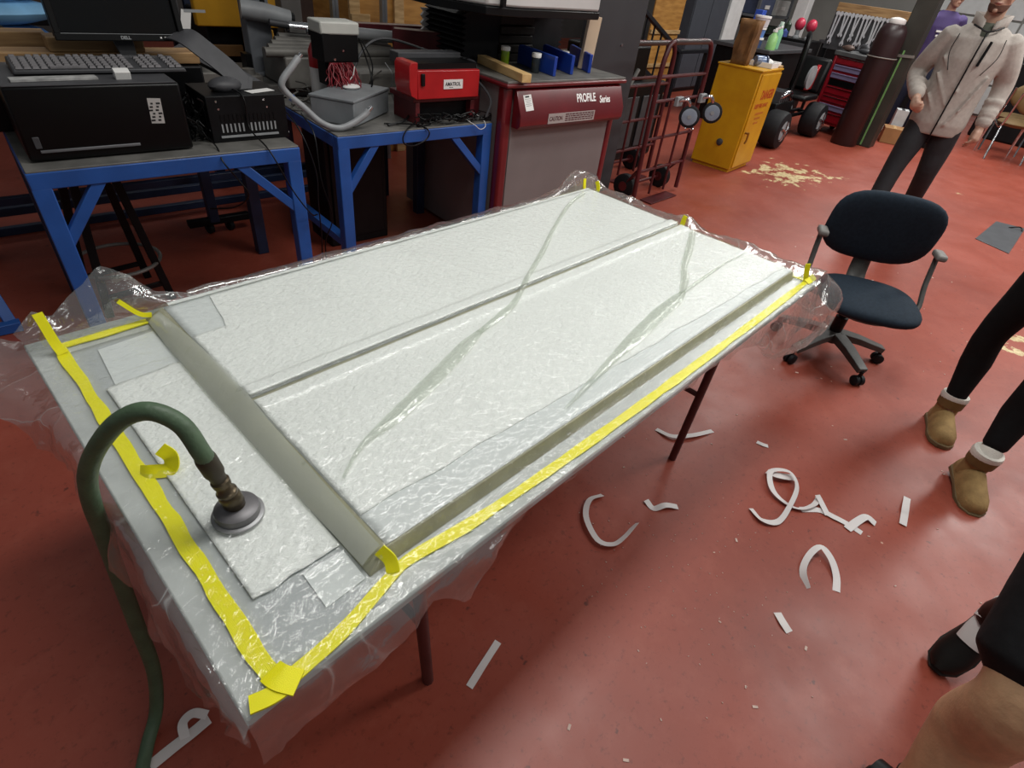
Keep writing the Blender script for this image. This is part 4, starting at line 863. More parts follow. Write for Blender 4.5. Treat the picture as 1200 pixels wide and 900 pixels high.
# column, bellows and white head stand on / behind the cabinet
t = bthing('bellows', 'black accordion way cover standing on the burgundy cabinet', 'way cover', 2.32, 0.52, ZC)
for s_, x in ((-1, 0.0), (1, 0.79)):
    mb = MB(); pr = []; nf = 9
    for k in range(nf*2+1): pr.append((x+(0.035 if k % 2 else 0.0)*s_, 0.255*k/(nf*2)))
    poly = [(p[0]-s_*0.27, p[1]) for p in (pr[0], pr[-1])]
    pl_ = pr + [poly[1], poly[0]]
    MB().prism(pl_, -0.40, 0.0, Matrix(((1,0,0,0),(0,0,-1,0.02),(0,1,0,0.001),(0,0,0,1)))).build('fold_stack', M_rub, t, smooth=False)
for k in range(5): MB().bx(0.26, 0.0 if k % 2 else 0.012, 0.002+k*0.05, 0.54, 0.40, 0.048+k*0.05).build('cover_slat', mat('brown_black_cover', '#2a2521', 0.6, var=0.1), t, bevel=0.006)
mb = MB()
pr = [(0.0+0.022*(k % 2), 0.03+0.02*k) for k in range(11)]
MB().prism([(p[0]-0.06, p[1]) for p in pr]+[(0.0, 0.23), (0.0, 0.03)], 0.0, 0.02, Matrix(((1,0,0,0.0),(0,0,-1,0.43),(0,1,0,0),(0,0,0,1)))).build('side_fold', M_paper, t, smooth=False)
M_wen = mat('white_enamel', '#c3c2c0', 0.4, var=0.05, scale=4)
t = bthing('milling_head', 'white enamelled machine head with black lower rim above the bellows', 'machine head', 2.02, 0.07, 1.335)
def slab(poly, z0, z1, m, name, bv): MB().prism(poly, z0, z1).build(name, m, t, bevel=bv)
ol = [(-0.05, 0.30), (0.08, 0.02), (0.28, -0.02), (0.96, 0.04), (1.02, 0.09), (1.02, 0.62), (-0.05, 0.62)]
slab(ol, 0.03, 0.42, M_wen, 'head_cover', 0.012)
ol2 = [(p[0]*1.01-0.005, p[1]*1.0-0.006) for p in ol]
slab(ol2, -0.01, 0.028, M_black, 'rim_seal', 0.004)
MB().bx(0.15, -0.03, 0.03, 0.17, -0.004, 0.42).build('seam', M_black, t)
t = bthing('machine_column', 'grey steel column of the machine behind the bellows', 'machine', 2.75, 0.95, ZC)
MB().bx(0, 0, 0, 0.42, 0.10, 0.7).build('column', M_post, t, bevel=0.01)
for k in range(3): MB().cyl((0.08+k*0.12, -0.004, 0.5), (0.08+k*0.12, 0.002, 0.5), 0.012, 10).build('bolt', M_steel, t)
MB().bx(2.42-2.75, 0.0, 0, 0.0, 0.08, 0.28).build('rear_plate', M_dgrey, t)
t = bthing('machine_enclosure', 'dark grey machine side panel with small bolts right of the burgundy cabinet', 'panel', 3.40, 0.55, 0)
MB().bx(0, 0, 0, 0.62, 0.06, 1.9).build('panel', mat('charcoal_panel', '#37383b', 0.5, var=0.08, scale=4), t, bevel=0.006)
for x, z in ((0.14, 0.93), (0.19, 0.925), (0.33, 0.93), (0.40, 1.13)): MB().cyl((x, -0.006, z), (x, 0.002, z), 0.010, 10).build('bolt', M_chrome, t)
# ---- on the cabinet top
o = MB().box((0, 0, 0.15), (0.125, 0.022, 0.30)).build('board', mat('beige_board', '#c2ad93', 0.6, var=0.06, scale=5), None, bevel=0.002); o.location = BW(3.11, 0.265, ZC+0.001); o.rotation_euler = (-0.0, 0.10, RA+0.1)
tag(o, 'tall beige board standing at the right end of the cabinet top', 'board')
for i, (u, v, a) in enumerate(((2.655, 0.085, -0.14), (2.835, 0.115, -0.28), (3.03, 0.145, -0.46))):
    o = MB().prism([(0, 0), (0.40, 0), (0.40, 0.10), (0.38, 0.108), (0.0, 0.104)], -0.011, 0.011, Matrix(((0,0,1,0),(1,0,0,0),(0,1,0,0),(0,0,0,1)))).build('angle_block', mat('blue_plate_paint', '#1a3c96', 0.4, var=0.1, scale=8), None, bevel=0.003)
    o.location = BW(u, v, ZC+0.001); o.rotation_euler = (0, 0, RA+a)
    tag(o, ['leftmost blue plate standing on edge behind the jar with dark contents', 'middle one of the three blue plates standing on the cabinet', 'rightmost blue plate standing on edge next to the beige board'][i], 'plate')
for i, (u, v, c, l) in enumerate(((2.54, 0.42, '#7d9a1c', 'jar of green yellow liquid with a white lid beside the pine stick'), (2.60, 0.20, '#20262b', 'jar with dark contents and a white lid among the blue plates'), (2.90, 0.26, '#1c2c55', 'jar with a white lid standing between the two right blue plates'))):
    t = bthing('jar', l, 'jar', u, v, ZC+0.001)
    MB().lathe([(0, 0), (0.024, 0), (0.026, 0.004), (0.026, 0.078), (0.022, 0.086), (0, 0.086)], 18).build('body', mat('jar_%d' % i, c, 0.2, var=0.1), t)
    MB().lathe([(0, 0.082), (0.028, 0.082), (0.029, 0.085), (0.029, 0.102), (0.027, 0.105), (0, 0.105)], 18).build('lid', M_wtxt, t)
o = MB().box((0, 0.20, 0.0225), (0.06, 0.56, 0.045)).build('wood_stick', mat('fresh_pine', '#d3b27c', 0.55, hex2='#c09a62', scale=5, stretch=(8, 1.2, 8)), None, bevel=0.003); o.location = BW(2.325, 0.03, ZC+0.001); o.rotation_euler = (0, 0, RA-0.20)
tag(o, 'pale square pine stick jutting over the front of the burgundy cabinet', 'stick')

# ================================================================== right half: hand trucks, cabinet, kart, tool chest
M_tred = mat('hand_truck_paint', '#4c1518', 0.4, var=0.25, scale=10)
M_tgrey = mat('worn_tube_grip', '#4a4140', 0.35, metal=0.4, var=0.2)
def hand_truck(label, x0, x1, y, h, lean, top_drop, casters):
    t = thing('hand_truck', label, 'hand truck', ((x0+x1)/2, y, 0)); w = (x1-x0)/2; r = 0.019
    Y = lambda z: lean*z
    mb = MB(); pts = [(-w, Y(0.03), 0.03), (-w-0.01, Y(0.4), 0.4), (-w*1.02, Y(h-0.25), h-0.25), (-w*0.92, Y(h-0.06), h-0.06), (-w*0.72, Y(h), h), (0, Y(h), h), (w*0.72, Y(h), h), (w*0.95, Y(h-0.05), h-0.05), (w*1.02, Y(h-0.22), h-0.22), (w, Y(0.4), 0.4), (w, Y(0.03), 0.03)]
    mb.tube([Vector(p) for p in pts], r, 10, smooth=5).build('frame_tube', M_tred, t)
    mb = MB(); mb.tube([Vector(p) for p in pts[4:7]], r*1.12, 10, smooth=3).build('grip', M_tgrey, t)
    for z in (0.27, 0.52, 0.80, top_drop):
        MB().tube([(-w, Y(z), z), (w, Y(z), z)], 0.013, 8).build('crossbar', M_tred, t)
    for x in (-w*0.33, w*0.33): MB().tube([(x, Y(0.05), 0.05), (x, Y(0.8)-0.01, 0.8)], 0.011, 8).build('slat_bar', M_tred, t)
    MB().bx(-w*0.6, -0.10, 0.004, w*0.6, 0.02, 0.012).build('toe_plate', M_tred, t, bevel=0.002)
    for s in (-1, 1):
        wl = caster_wheel(t, (s*(w*0.8), 0.16, 0.10), 0.10, 0.06, (1, 0, 0)); lab(wl, 'large black tyre')
        MB().cyl((s*(w*0.8)-0.035, 0.16, 0.10), (s*(w*0.8)+0.035, 0.16, 0.10), 0.04, 14).build('hub', M_tred, wl)
        MB().beam((s*w, Y(0.3), 0.3), (s*w*0.8, 0.16, 0.10), 0.03, 0.012).build('bracket', M_tred, t)
    MB().tube([(-w*0.85, 0.16, 0.10), (w*0.85, 0.16, 0.10)], 0.012, 8).build('axle', M_tred, t)
    if casters:
        for k, x in enumerate((-0.10*w, w*1.0)):
            z = 0.80
            pl = MB().box((x, Y(z)-0.03, z-0.01), (0.09, 0.03, 0.07)).build('caster_plate', M_lgrey, t, bevel=0.004)
            MB().tube([(x-0.01, Y(z)-0.045, z), (x+0.01, Y(z)-0.10, z+0.015), (x+0.035, Y(z)-0.12, z-0.03), (x+0.05, Y(z)-0.125, z-0.09)], 0.014, 8, smooth=3).build('caster_fork', M_chrome, pl)
            c = Vector((x+0.045, Y(z)-0.135, z-0.105)); ax = Vector((-0.85, -0.5, 0.1)).normalized()
            lab(MB().tube([c-ax*0.022, c-ax*0.017, c+ax*0.017, c+ax*0.022], [0.074, 0.083, 0.083, 0.074], 26).build('caster_wheel', M_rub, pl), 'swivel castor with grey disc')
            MB().tube([c-ax*0.027, c-ax*0.024, c+ax*0.024, c+ax*0.027], [0.05, 0.062, 0.062, 0.05], 22).build('caster_disc', mat('blue_grey_disc', '#7e8794', 0.45), pl)
            MB().cyl(c-ax*0.032, c+ax*0.032, 0.016, 12).build('caster_hub', M_lgrey, pl)
    return t
ht = hand_truck('dark red hand truck with two swivel castors sticking out beside the yellow cabinet', 4.22, 4.94, 2.40, 1.20, 0.03, 0.97, True)
MB().tube([(0.20, -0.01, 0.56), (0.25, -0.03, 0.60), (0.30, -0.03, 0.57), (0.27, -0.035, 0.55), (0.22, -0.03, 0.575)], 0.006, 6, smooth=4).build('hitch_pin', M_chrome, ht)
hand_truck('dark red hand truck standing behind the one with castors, next to the burgundy cabinet', 4.36, 5.16, 2.86, 1.12, 0.02, 0.86, False)

M_ycab = mat('yellow_cabinet_paint', '#cf9a14', 0.38, var=0.10, scale=5, hex2='#c28a10')
YR = math.radians(3)
t = thing('safety_cabinet', 'yellow flammables cabinet standing on the floor with cluttered top', 'cabinet', (6.02, 2.39, 0), YR)
MB().bx(0, 0, 0.03, 0.56, 0.45, 0.955).build('body', M_ycab, t, bevel=0.008)
MB().bx(0.02, 0.02, 0, 0.54, 0.43, 0.03).build('base', M_ycab, t)
dr = MB().bx(0.025, -0.014, 0.05, 0.545, -0.001, 0.925).build('door', M_ycab, t, bevel=0.004)
MB().bx(-0.008, -0.012, 0.945, 0.568, 0.458, 0.962).build('lid_rim', M_ycab, t, bevel=0.004)
MB().lathe([(0, 0), (0.032, 0), (0.034, 0.012), (0.02, 0.02), (0, 0.02)], 18, frame((-0.0, 0.19, 0.27), (0, -1, 0), (0, 0, 1))).build('vent_cap', M_dgrey, t)
hd = MB(); hd.tube([(0.06, -0.02, 0.40), (0.06, -0.05, 0.40)], 0.012, 10); hd.tube([(0.06, -0.05, 0.41), (0.062, -0.052, 0.34), (0.055, -0.045, 0.30)], 0.010, 8, smooth=3)
lab(hd.build('handle', mat('brass', '#a57c3c', 0.35, metal=0.8), dr), 'brass latch handle')
M_rtx = mat('red_orange_print', '#a9390f', 0.5, var=0.06)
Md = frame((0.16, -0.0148, 0.70), (1, 0, 0), (0, 0, 1))
text('DANGER', 0.115, M_rtx, dr, Md @ Matrix.Diagonal((0.72, 1, 1, 1)), 'warning_lettering', bold=0.004)
text('KEEP FIRE AWAY', 0.055, M_rtx, dr, frame((0.08, -0.0148, 0.62), (1, 0, 0), (0, 0, 1)) @ Matrix.Diagonal((0.85, 1, 1, 1)), 'warning_lettering', bold=0.002)
for j, (x, w_) in enumerate(((0.16, 0.22), (0.18, 0.16), (0.2, 0.12))): MB().bx(x, -0.0152, 0.555-j*0.045, x+w_, -0.0142, 0.575-j*0.045).build('small_print', mat('faint_orange_print', '#b0650f', 0.6), dr)
def on(x, y, z=0.9635): return (x, y, z)
# brown paper bag, bowl, trays on the yellow cabinet
t = thing('paper_bag', 'crumpled brown paper bag standing open on the yellow cabinet', 'bag', on(6.17, 2.70), 0.2)
mb = MB(); rows = []
for k in range(9):
    z = 0.37*k/8; row = []
    for a in range(25):
        an = 2*PI*(a % 24)/24; cx = max(-1, min(1, 1.35*math.cos(an))); cy = max(-1, min(1, 1.35*math.sin(an)))
        n_ = noise.noise(Vector((cx*2, cy*2, z*9)))*0.018; row.append((cx*(0.115+n_), cy*(0.08+n_+0.015*k/8), z+0.02*noise.noise(Vector((cx*3, cy*3, 1)))*k/8))
    rows.append(row)
o = mb.grid(rows).build('paper_wall', mat('kraft_paper', '#6d4a25', 0.8, var=0.3, scale=9, bump=0.3, bscale=20), t, angle=25); solid(o, 0.003)
MB().bx(-0.10, -0.07, 0.0, 0.10, 0.07, 0.006).build('bag_bottom', mat('kraft_paper', '#6d4a25', 0.8), t)
t = thing('glass_bowl', 'bluish glass jar lying on its side on the yellow cabinet', 'jar', on(6.28, 2.55, 1.012))
Mj = Euler((0, PI/2, -0.6)).to_matrix().to_4x4()
MB().lathe([(0, -0.06), (0.04, -0.06), (0.046, -0.05), (0.046, 0.03), (0.036, 0.05), (0.036, 0.062), (0.03, 0.062), (0, 0.05)], 20, Mj).build('body', mat('blue_glass', '#6f7fa0', 0.1, var=0.2, coat=0.5), t)
MB().lathe([(0.036, 0.05), (0.049, 0.05), (0.049, 0.064), (0.036, 0.064)], 20, Mj).build('rim', mat('slate_rim', '#39425c', 0.3), t)
t = thing('plastic_tray', 'white plastic tray on the right part of the yellow cabinet top', 'tray', on(6.40, 2.54), 0.1)
MB().bx(-0.15, -0.11, 0, 0.14, 0.11, 0.008).build('base', M_paper, t)
for a in ((-0.15, -0.115, 0.14, -0.105), (-0.15, 0.105, 0.14, 0.115), (-0.155, -0.115, -0.145, 0.115), (0.135, -0.115, 0.145, 0.115)): MB().bx(a[0], a[1], 0, a[2], a[3], 0.045).build('wall', M_wtxt, t, bevel=0.002)
MB().ellip((0.0, 0.0, 0.04), (0.10, 0.07, 0.03), 14, 6).build('cloth_wad', M_paper, t)
t = MB().bx(-0.04, -0.02, 0, 0.05, 0.03, 0.02).build('wood_offcut', M_pine, None, bevel=0.002); t.location = on(6.53, 2.44); tag(t, 'small pale wooden offcut at the right corner of the yellow cabinet', 'wood')
# bench with bottles and tubs beyond the yellow cabinet
t = thing('side_bench', 'dark bench crowded with bottles beyond the yellow cabinet', 'workbench', (8.2, 3.25, 0))
MB().bx(0, 0, 0.91, 1.5, 0.8, 0.955).build('bench_top', M_dgrey, t, bevel=0.006)
MB().bx(0.03, 0.03, 0.0, 1.46, 0.76, 0.91).build('base_cabinet', M_blackm, t, bevel=0.006)
def bottle(label, x, y, h, r, c, capc, name='bottle', cat='bottle', z=0.956):
    t = thing(name, label, cat, (x, y, z))
    MB().lathe([(0, 0), (r, 0), (r, h*0.62), (r*0.45, h*0.82), (r*0.4, h*0.9), (0, h*0.9)], 16).build('body', mat('bottle_'+c.strip('#'), c, 0.3, var=0.08), t)
    MB().lathe([(0, h*0.88), (r*0.5, h*0.88), (r*0.5, h), (0, h)], 14).build('cap', mat('cap_'+capc.strip('#'), capc, 0.4), t)
    return t
t = bottle('white spray bottle with green liquid beyond the yellow cabinet', 8.36, 3.33, 0.22, 0.06, '#8fc47a', '#e6e6e2')
MB().beam((0, 0, 0.22), (0.01, -0.07, 0.26), 0.03).build('trigger_head', M_wtxt, t, bevel=0.004)
bottle('pale green bottle behind the spray bottle', 8.62, 3.38, 0.30, 0.05, '#7fb893', '#cfe6d6')
def tub(label, x, y, z, r, h, c):
    t = thing('tub', label, 'tub', (x, y, z)); MB().lathe([(0, 0), (r*0.92, 0), (r, h), (0, h)], 20).build('body', mat('tub_'+c.strip('#'), c, 0.45), t)
    MB().lathe([(0, h-0.002), (r*1.06, h-0.002), (r*1.06, h+0.02), (0, h+0.022)], 20).build('lid', M_wtxt, t); return t
tub('lowest blue tub of the stack beyond the yellow cabinet', 8.30, 3.52, 0.956, 0.085, 0.09, '#3f4f74')
tub('middle light blue tub of the stack beyond the yellow cabinet', 8.30, 3.52, 1.068, 0.08, 0.09, '#5c7cb8')
tub('topmost white tub with red mark on the blue tubs', 8.30, 3.52, 1.18, 0.095, 0.10, '#c9c4c8')
t = MB().bx(-0.06, -0.05, 0, 0.06, 0.05, 0.13).build('blue_carton', mat('blue_carton', '#2f4fb0', 0.5), None, bevel=0.004); t.location = (8.55, 3.68, 0.956+0.26); tag(t, 'bright blue carton on top of the white box beyond the cabinet', 'box')
t = MB().bx(-0.10, -0.09, 0, 0.10, 0.09, 0.259).build('white_carton', M_paper, None, bevel=0.004); t.location = (8.55, 3.68, 0.956); tag(t, 'white carton under the bright blue one', 'box')

# ---- kart with black tyres
t = thing('racing_kart', 'black kart with fat black tyres parked behind the yellow cabinet', 'kart', (8.2, 2.9, 0))
def tyre(x, y, r, w, lb_):
    wl = MB().tube([(x, y-w/2, r), (x, y-w*0.44, r), (x, y-w*0.3, r), (x, y+w*0.3, r), (x, y+w*0.44, r), (x, y+w/2, r)], [r*0.74, r*0.93, r, r, r*0.93, r*0.74], 30).build('tyre', M_rub, t)
    MB().tube([(x, y-w*0.52, r), (x, y-w*0.46, r), (x, y-w*0.40, r)], [r*0.5, r*0.66, r*0.68], 24).build('rim', M_lgrey, wl)
    for k in range(5):
        a = 2*PI*k/5+0.3; MB().beam((x, y-w*0.53, r), (x+math.cos(a)*r*0.55, y-w*0.51, r+math.sin(a)*r*0.55), 0.035, 0.02).build('spoke', M_chrome, wl)
    return wl
for x in (-0.52, 0.80):
    tyre(x, -0.24, 0.215, 0.24, ''); tyre(x, 0.23, 0.215, 0.22, '')
mb = MB()
for y in (-0.07, 0.07): mb.tube([(-0.75, y, 0.26), (1.05, y, 0.26)], 0.025, 8)
for x in (-0.7, 0.1, 0.95): mb.tube([(x, -0.07, 0.26), (x, 0.07, 0.26)], 0.022, 8)
mb.build('chassis', M_blackm, t)
MB().bx(-0.30, -0.09, 0.28, 0.25, 0.10, 0.46).build('engine_block', M_blackm, t, bevel=0.02)
for k in range(5): MB().bx(-0.26+k*0.07, -0.08, 0.46, -0.23+k*0.07, 0.2, 0.58).build('cooling_fin', M_dgrey, t)
MB().tube([(-0.2, -0.03, 0.50), (-0.05, -0.08, 0.56), (0.12, -0.06, 0.50), (0.25, 0.0, 0.36)], 0.04, 12, smooth=4).build('exhaust', M_chrome, t)
MB().bx(0.0, -0.06, 0.42, 0.16, 0.0, 0.50).build('white_plate', M_paper, t, bevel=0.006)
MB().bx(0.30, -0.2, 0.45, 0.8, 0.25, 0.52).build('seat_base', M_black, t, bevel=0.03)
MB().box((0.86, 0.04, 0.72), (0.10, 0.42, 0.42), (0, 0.25, 0)).build('seat_back', M_black, t, bevel=0.04)
MB().tube([(0.3, 0.02, 0.4), (0.33, 0.02, 0.95), (0.45, 0.08, 1.15), (0.6, 0.16, 1.17), (0.75, 0.2, 1.0), (0.78, 0.2, 0.4)], 0.025, 8, smooth=5).build('roll_bar', M_black, t)
MB().prism([(0, 0), (0.30, 0.02), (0.34, 0.20), (0.22, 0.30), (0.05, 0.16)], 0.0, 0.05, Matrix(((1,0,0,0.62),(0,0,-1,-0.02),(0,1,0,0.55),(0,0,0,1)))).build('red_fender', M_red, t, bevel=0.008)
MB().lathe([(0, 0), (0.13, 0), (0.14, 0.03), (0, 0.04)], 20, frame((0.5, -0.08, 0.72), (1, 0, 0), (0, 0, 1))).build('disc', M_lgrey, t)
t = thing('parts_cabinet', 'black low cabinet under the two red lamp heads', 'cabinet', (10.0, 3.42, 0))
MB().bx(0, 0, 0, 0.5, 0.75, 1.02).build('body', M_blackm, t, bevel=0.006); MB().bx(-0.012, 0.03, 0.05, 0, 0.72, 0.98).build('door', M_dgrey, t, bevel=0.004)
for i, (x, y) in enumerate(((10.2, 3.73), (10.22, 3.56))):
    t = thing('shop_lamp', ['red domed lamp head standing left on the black low cabinet', 'second red domed lamp head just right of the first'][i], 'lamp', (x, y, 1.021))
    MB().lathe([(0, 0), (0.05, 0), (0.05, 0.02), (0.03, 0.04), (0.035, 0.12), (0, 0.12)], 14).build('base', M_lgrey, t)
    MB().ellip((0, 0, 0.18), (0.075, 0.075, 0.085), 18, 10).build('dome', mat('pink_red_plastic', '#b8304a', 0.35), t)
for i, (x, y, h, c) in enumerate(((10.25, 3.92, 0.22, '#2c3a2c'), (10.32, 4.05, 0.16, '#b9bcc0'), (10.1, 3.88, 0.10, '#3f4f8c'))):
    t = thing('oil_can', ['dark green', 'silver', 'small blue'][i]+' can at the back left of the two red lamp heads', 'can', (x, y, 1.021)); m_ = mat('oil_can_%d' % i, c, 0.4)
    MB().lathe([(0, 0), (0.05, 0), (0.05, h*0.7), (0.02, h*0.85), (0.012, h), (0, h)], 14).build('body', m_, t); MB().tube([(0.05, 0, h*0.2), (0.09, 0, h*0.4), (0.05, 0, h*0.65)], 0.008, 6, smooth=3).build('handle', m_, t)

# ---- red tool chest
TR = math.atan2(-0.626, -0.188)                       # front face runs from (9.56,2.86) to (9.375,2.236)
t = thing('tool_chest', 'red tool chest with two lilac drawer fronts and a cluttered mat on top', 'tool chest', (9.563, 2.863, 0), TR)
M_chest = mat('chest_red', '#8a1220', 0.33, var=0.1, scale=5, coat=0.3)
LW = 0.655
MB().bx(0, 0, 0.12, LW, 0.6, 0.955).build('carcass', M_chest, t, bevel=0.006)
M_lil = mat('lilac_front', '#7d7596', 0.4, var=0.06)
for (z0, z1, m_) in ((0.865, 0.945, M_chest), (0.785, 0.850, M_lil), (0.69, 0.755, M_lil), (0.50, 0.585, M_chest), (0.40, 0.47, M_chest), (0.30, 0.37, M_lil), (0.155, 0.27, M_chest)):
    d_ = MB().bx(0.045, -0.015, z0, LW-0.045, -0.001, z1).build('drawer', m_, t, bevel=0.004)
    MB().bx(0.06, -0.024, z1-0.012, LW-0.06, -0.015, z1-0.003).build('pull', M_chrome if m_ is M_chest else M_lil, d_)
MB().bx(0.05, -0.005, 0.60, LW-0.05, -0.0006, 0.68).build('open_bay', M_black, t)
for x in (0, LW-0.035): MB().bx(x, -0.022, 0.12, x+0.035, 0, 0.95).build('corner_strip', M_chest, t, bevel=0.006)
MB().bx(-0.02, -0.03, 0.955, LW+0.02, 0.62, 1.01).build('top_mat', mat('grey_rubber_mat', '#4e4f50', 0.6), t, bevel=0.008)
for x in (0.08, LW-0.08):
    for y in (0.08, 0.5): caster_wheel(t, (x, y, 0.055), 0.055, 0.04, (0.3, 1, 0)); MB().box((x, y, 0.10), (0.06, 0.05, 0.05)).build('caster_fork', M_chrome, t)
def chest_pt(x, y, z): 
    c, s = math.cos(TR), math.sin(TR); return (9.563+x*c-y*s, 2.863+x*s+y*c, z)
t = thing('tool_rail', 'raw wooden rail full of hanging wrenches behind the tool chest', 'rail', (10.45, 3.38, 0), -PI/2)
MB().bx(0, 0.0, 1.42, 1.0, 0.05, 1.53).build('rail_board', M_pine2, t, bevel=0.004)
MB().bx(0, 0.03, 0.95, 1.0, 0.045, 1.42).build('back_panel', M_dgrey, t)
for x in (0.02, 0.94): MB().bx(x, 0.05, 0, x+0.04, 0.085, 1.42).build('post', M_blackm, t)
M_wr = mat('bright_wrench_steel', '#cfcfd4', 0.3, metal=0.3, var=0.1)
wren = None; ORD = 'first second third fourth fifth sixth seventh eighth ninth tenth eleventh twelfth thirteenth fourteenth fifteenth sixteenth seventeenth'.split()
for i in range(17):
    L_ = 0.34+0.07*math.sin(i*1.9)
    if wren is None:
        mb = MB(); mb.box((0, 0, -0.16), (0.022, 0.008, 0.26)); mb.lathe([(0.010, -0.006), (0.026, -0.006), (0.026, 0.006), (0.010, 0.006)], 12, frame((0, 0, -0.02), (1, 0, 0), (0, 0, 1)))
        mb.prism([(-0.030, 0.0), (-0.012, -0.03), (0.012, -0.03), (0.030, 0.0), (0.012, 0.026), (0.01, 0.0), (-0.01, 0.0), (-0.012, 0.026)], -0.006, 0.006, frame((0, 0, -0.30), (1, 0, 0), (0, 0, -1)))
        o = mb.build('wrench', M_wr, None); wren = o
    else: o = wren.copy(); C.objects.link(o)
    o.location = (10.43, 3.33-i*0.054, 1.42); o.rotation_euler = (0.02, 0.10*math.sin(i*2.3), -PI/2); o.scale = (1, 1, L_/0.32)
    tag(o, '%s steel wrench from the left on the wooden rail above the tool chest' % ORD[i], 'wrench', 'wrenches hanging on the wooden rail')
for i, (x, y, s, c, l, nm) in enumerate(((0.08, 0.10, (0.16, 0.10, 0.07), '#5a463e', 'brown block at the left end of the tool chest mat', 'wood_block'), (0.30, 0.16, (0.20, 0.08, 0.06), '#2e2f33', 'dark power tool lying on the middle of the tool chest mat', 'power_tool'),
    (0.42, 0.30, (0.24, 0.09, 0.06), '#232a3d', 'navy tool case lying on the tool chest mat', 'tool_case'), (0.58, 0.24, (0.12, 0.10, 0.12), '#c9cdb4', 'pale plastic bag of parts on the tool chest mat', 'parts_bag'), (0.61, 0.09, (0.13, 0.10, 0.05), '#d9a518', 'yellow rag at the right end of the tool chest mat', 'rag'), (0.18, 0.28, (0.16, 0.06, 0.10), '#3a3a3e', 'charcoal tool standing behind the brown block', 'power_tool'))):
    t = thing(nm, l, nm.split('_')[-1], chest_pt(x, y, 1.011), TR+0.3*math.sin(i*2.1))
    m_ = mat('chest_item_%d' % i, c, 0.5, var=0.15, scale=20)
    MB().ellip((0, 0, s[2]*0.55), (s[0]/2, s[1]/2, s[2]*0.55), 16, 8).build('body', m_, t)
    MB().tube([(-s[0]*0.6, 0, s[2]*0.5), (-s[0]*0.2, 0, s[2]*0.7), (s[0]*0.3, s[1]*0.3, s[2]*0.4)], s[2]*0.2, 8, smooth=3).build('handle', m_ if i != 5 else M_chrome, t)
# ---- gas cylinder chained to a steel column
t = thing('gas_cylinder', 'tall maroon gas cylinder with a white cap strapped to the dark column', 'gas cylinder', (9.12, 2.19, 0))
MB().lathe([(0, 0), (0.15, 0), (0.165, 0.02), (0.165, 1.27), (0.155, 1.34), (0.12, 1.395), (0.07, 1.415), (0, 1.415)], 28).build('shell', mat('maroon_cylinder', '#261012', 0.42, var=0.15, scale=4), t)
lab(MB().lathe([(0, 1.40), (0.085, 1.40), (0.095, 1.42), (0.09, 1.455), (0.045, 1.47), (0, 1.475)], 18).build('cap', M_wtxt, t), 'white valve cap')
mb = MB(); mb.tube([(0.172*math.cos(a), 0.172*math.sin(a), 1.05) for a in [2*PI*k/24 for k in range(25)]], 0.008, 6); mb.build('strap', mat('grey_strap', '#77736d', 0.5), t)
col = MB(); col.bx(9.30, 1.89, 0, 9.54, 2.13, 4.2); col.build('trim_column', mat('dark_olive_column', '#2d2b25', 0.5, var=0.2, scale=4), None, bevel=0.01, kind='structure')
MB().bx(9.293, 2.0, 0.02, 9.300, 2.02, 1.15).build('green_edge', mat('green_edge_tape', '#6d9a5a', 0.5), bpy.data.objects['trim_column'])
MB().beam((9.293, 1.87, 1.10), (9.293, 2.15, 1.08), 0.012, 0.03).build('strap', mat('grey_strap', '#77736d', 0.5), bpy.data.objects['trim_column'])
for i, (x, y, s, c, l) in enumerate(((10.14, 1.86, (0.30, 0.26, 0.20), '#9a7044', 'brown cardboard carton on the floor behind the maroon cylinder'), (10.45, 1.92, (0.18, 0.16, 0.40), '#c3c5c6', 'white upright box behind the cardboard carton'))):
    t = thing('cardboard_box' if i == 0 else 'white_box', l, 'box', (x, y, 0), 0.3)
    m_ = mat('far_box_%d' % i, c, 0.7, var=0.1); MB().bx(-s[0]/2, -s[1]/2, 0, s[0]/2, s[1]/2, s[2]).build('body', m_, t, bevel=0.006)
    MB().bx(-s[0]/2, -0.02, s[2], s[0]/2, 0.02, s[2]+0.002).build('tape', M_dgrey if i else M_pine, t)
t = thing('filler_crates', 'black stacked crates added to fill the dark gap between the column and the man in beige', 'crates', (10.55, 1.55, 0))  # made-up black clutter, added to keep this gap dark
for k in range(3):
    MB().bx(-0.22, -0.2, k*0.33, 0.22, 0.2, k*0.33+0.30).build('crate', M_blackm, t, bevel=0.01); MB().bx(-0.225, -0.15, k*0.33+0.12, -0.22, 0.15, k*0.33+0.2).build('handle_slot', M_dgrey, t)
t = thing('dark_filler', 'black filler block added as dark background behind the two hand trucks', 'dark_filler', (4.55, 3.25, 0))  # made-up black block, added to darken the background behind the trucks
MB().bx(0, 0, 0, 1.25, 0.6, 0.72).build('base', M_blackm, t, bevel=0.02); MB().bx(0.15, 0.08, 0.72, 0.95, 0.5, 1.02).build('upper_housing', M_black, t, bevel=0.02)
for k in range(3): MB().bx(0.1+0.38*k, -0.012, 0.12, 0.40+0.38*k, 0.0, 0.60).build('panel', M_dgrey, t, bevel=0.004)
MB().tube([(0.2, -0.05, 0.0), (0.35, -0.05, 0.5), (0.6, -0.04, 0.85)], 0.02, 8, smooth=4).build('pipe', M_steel, t)
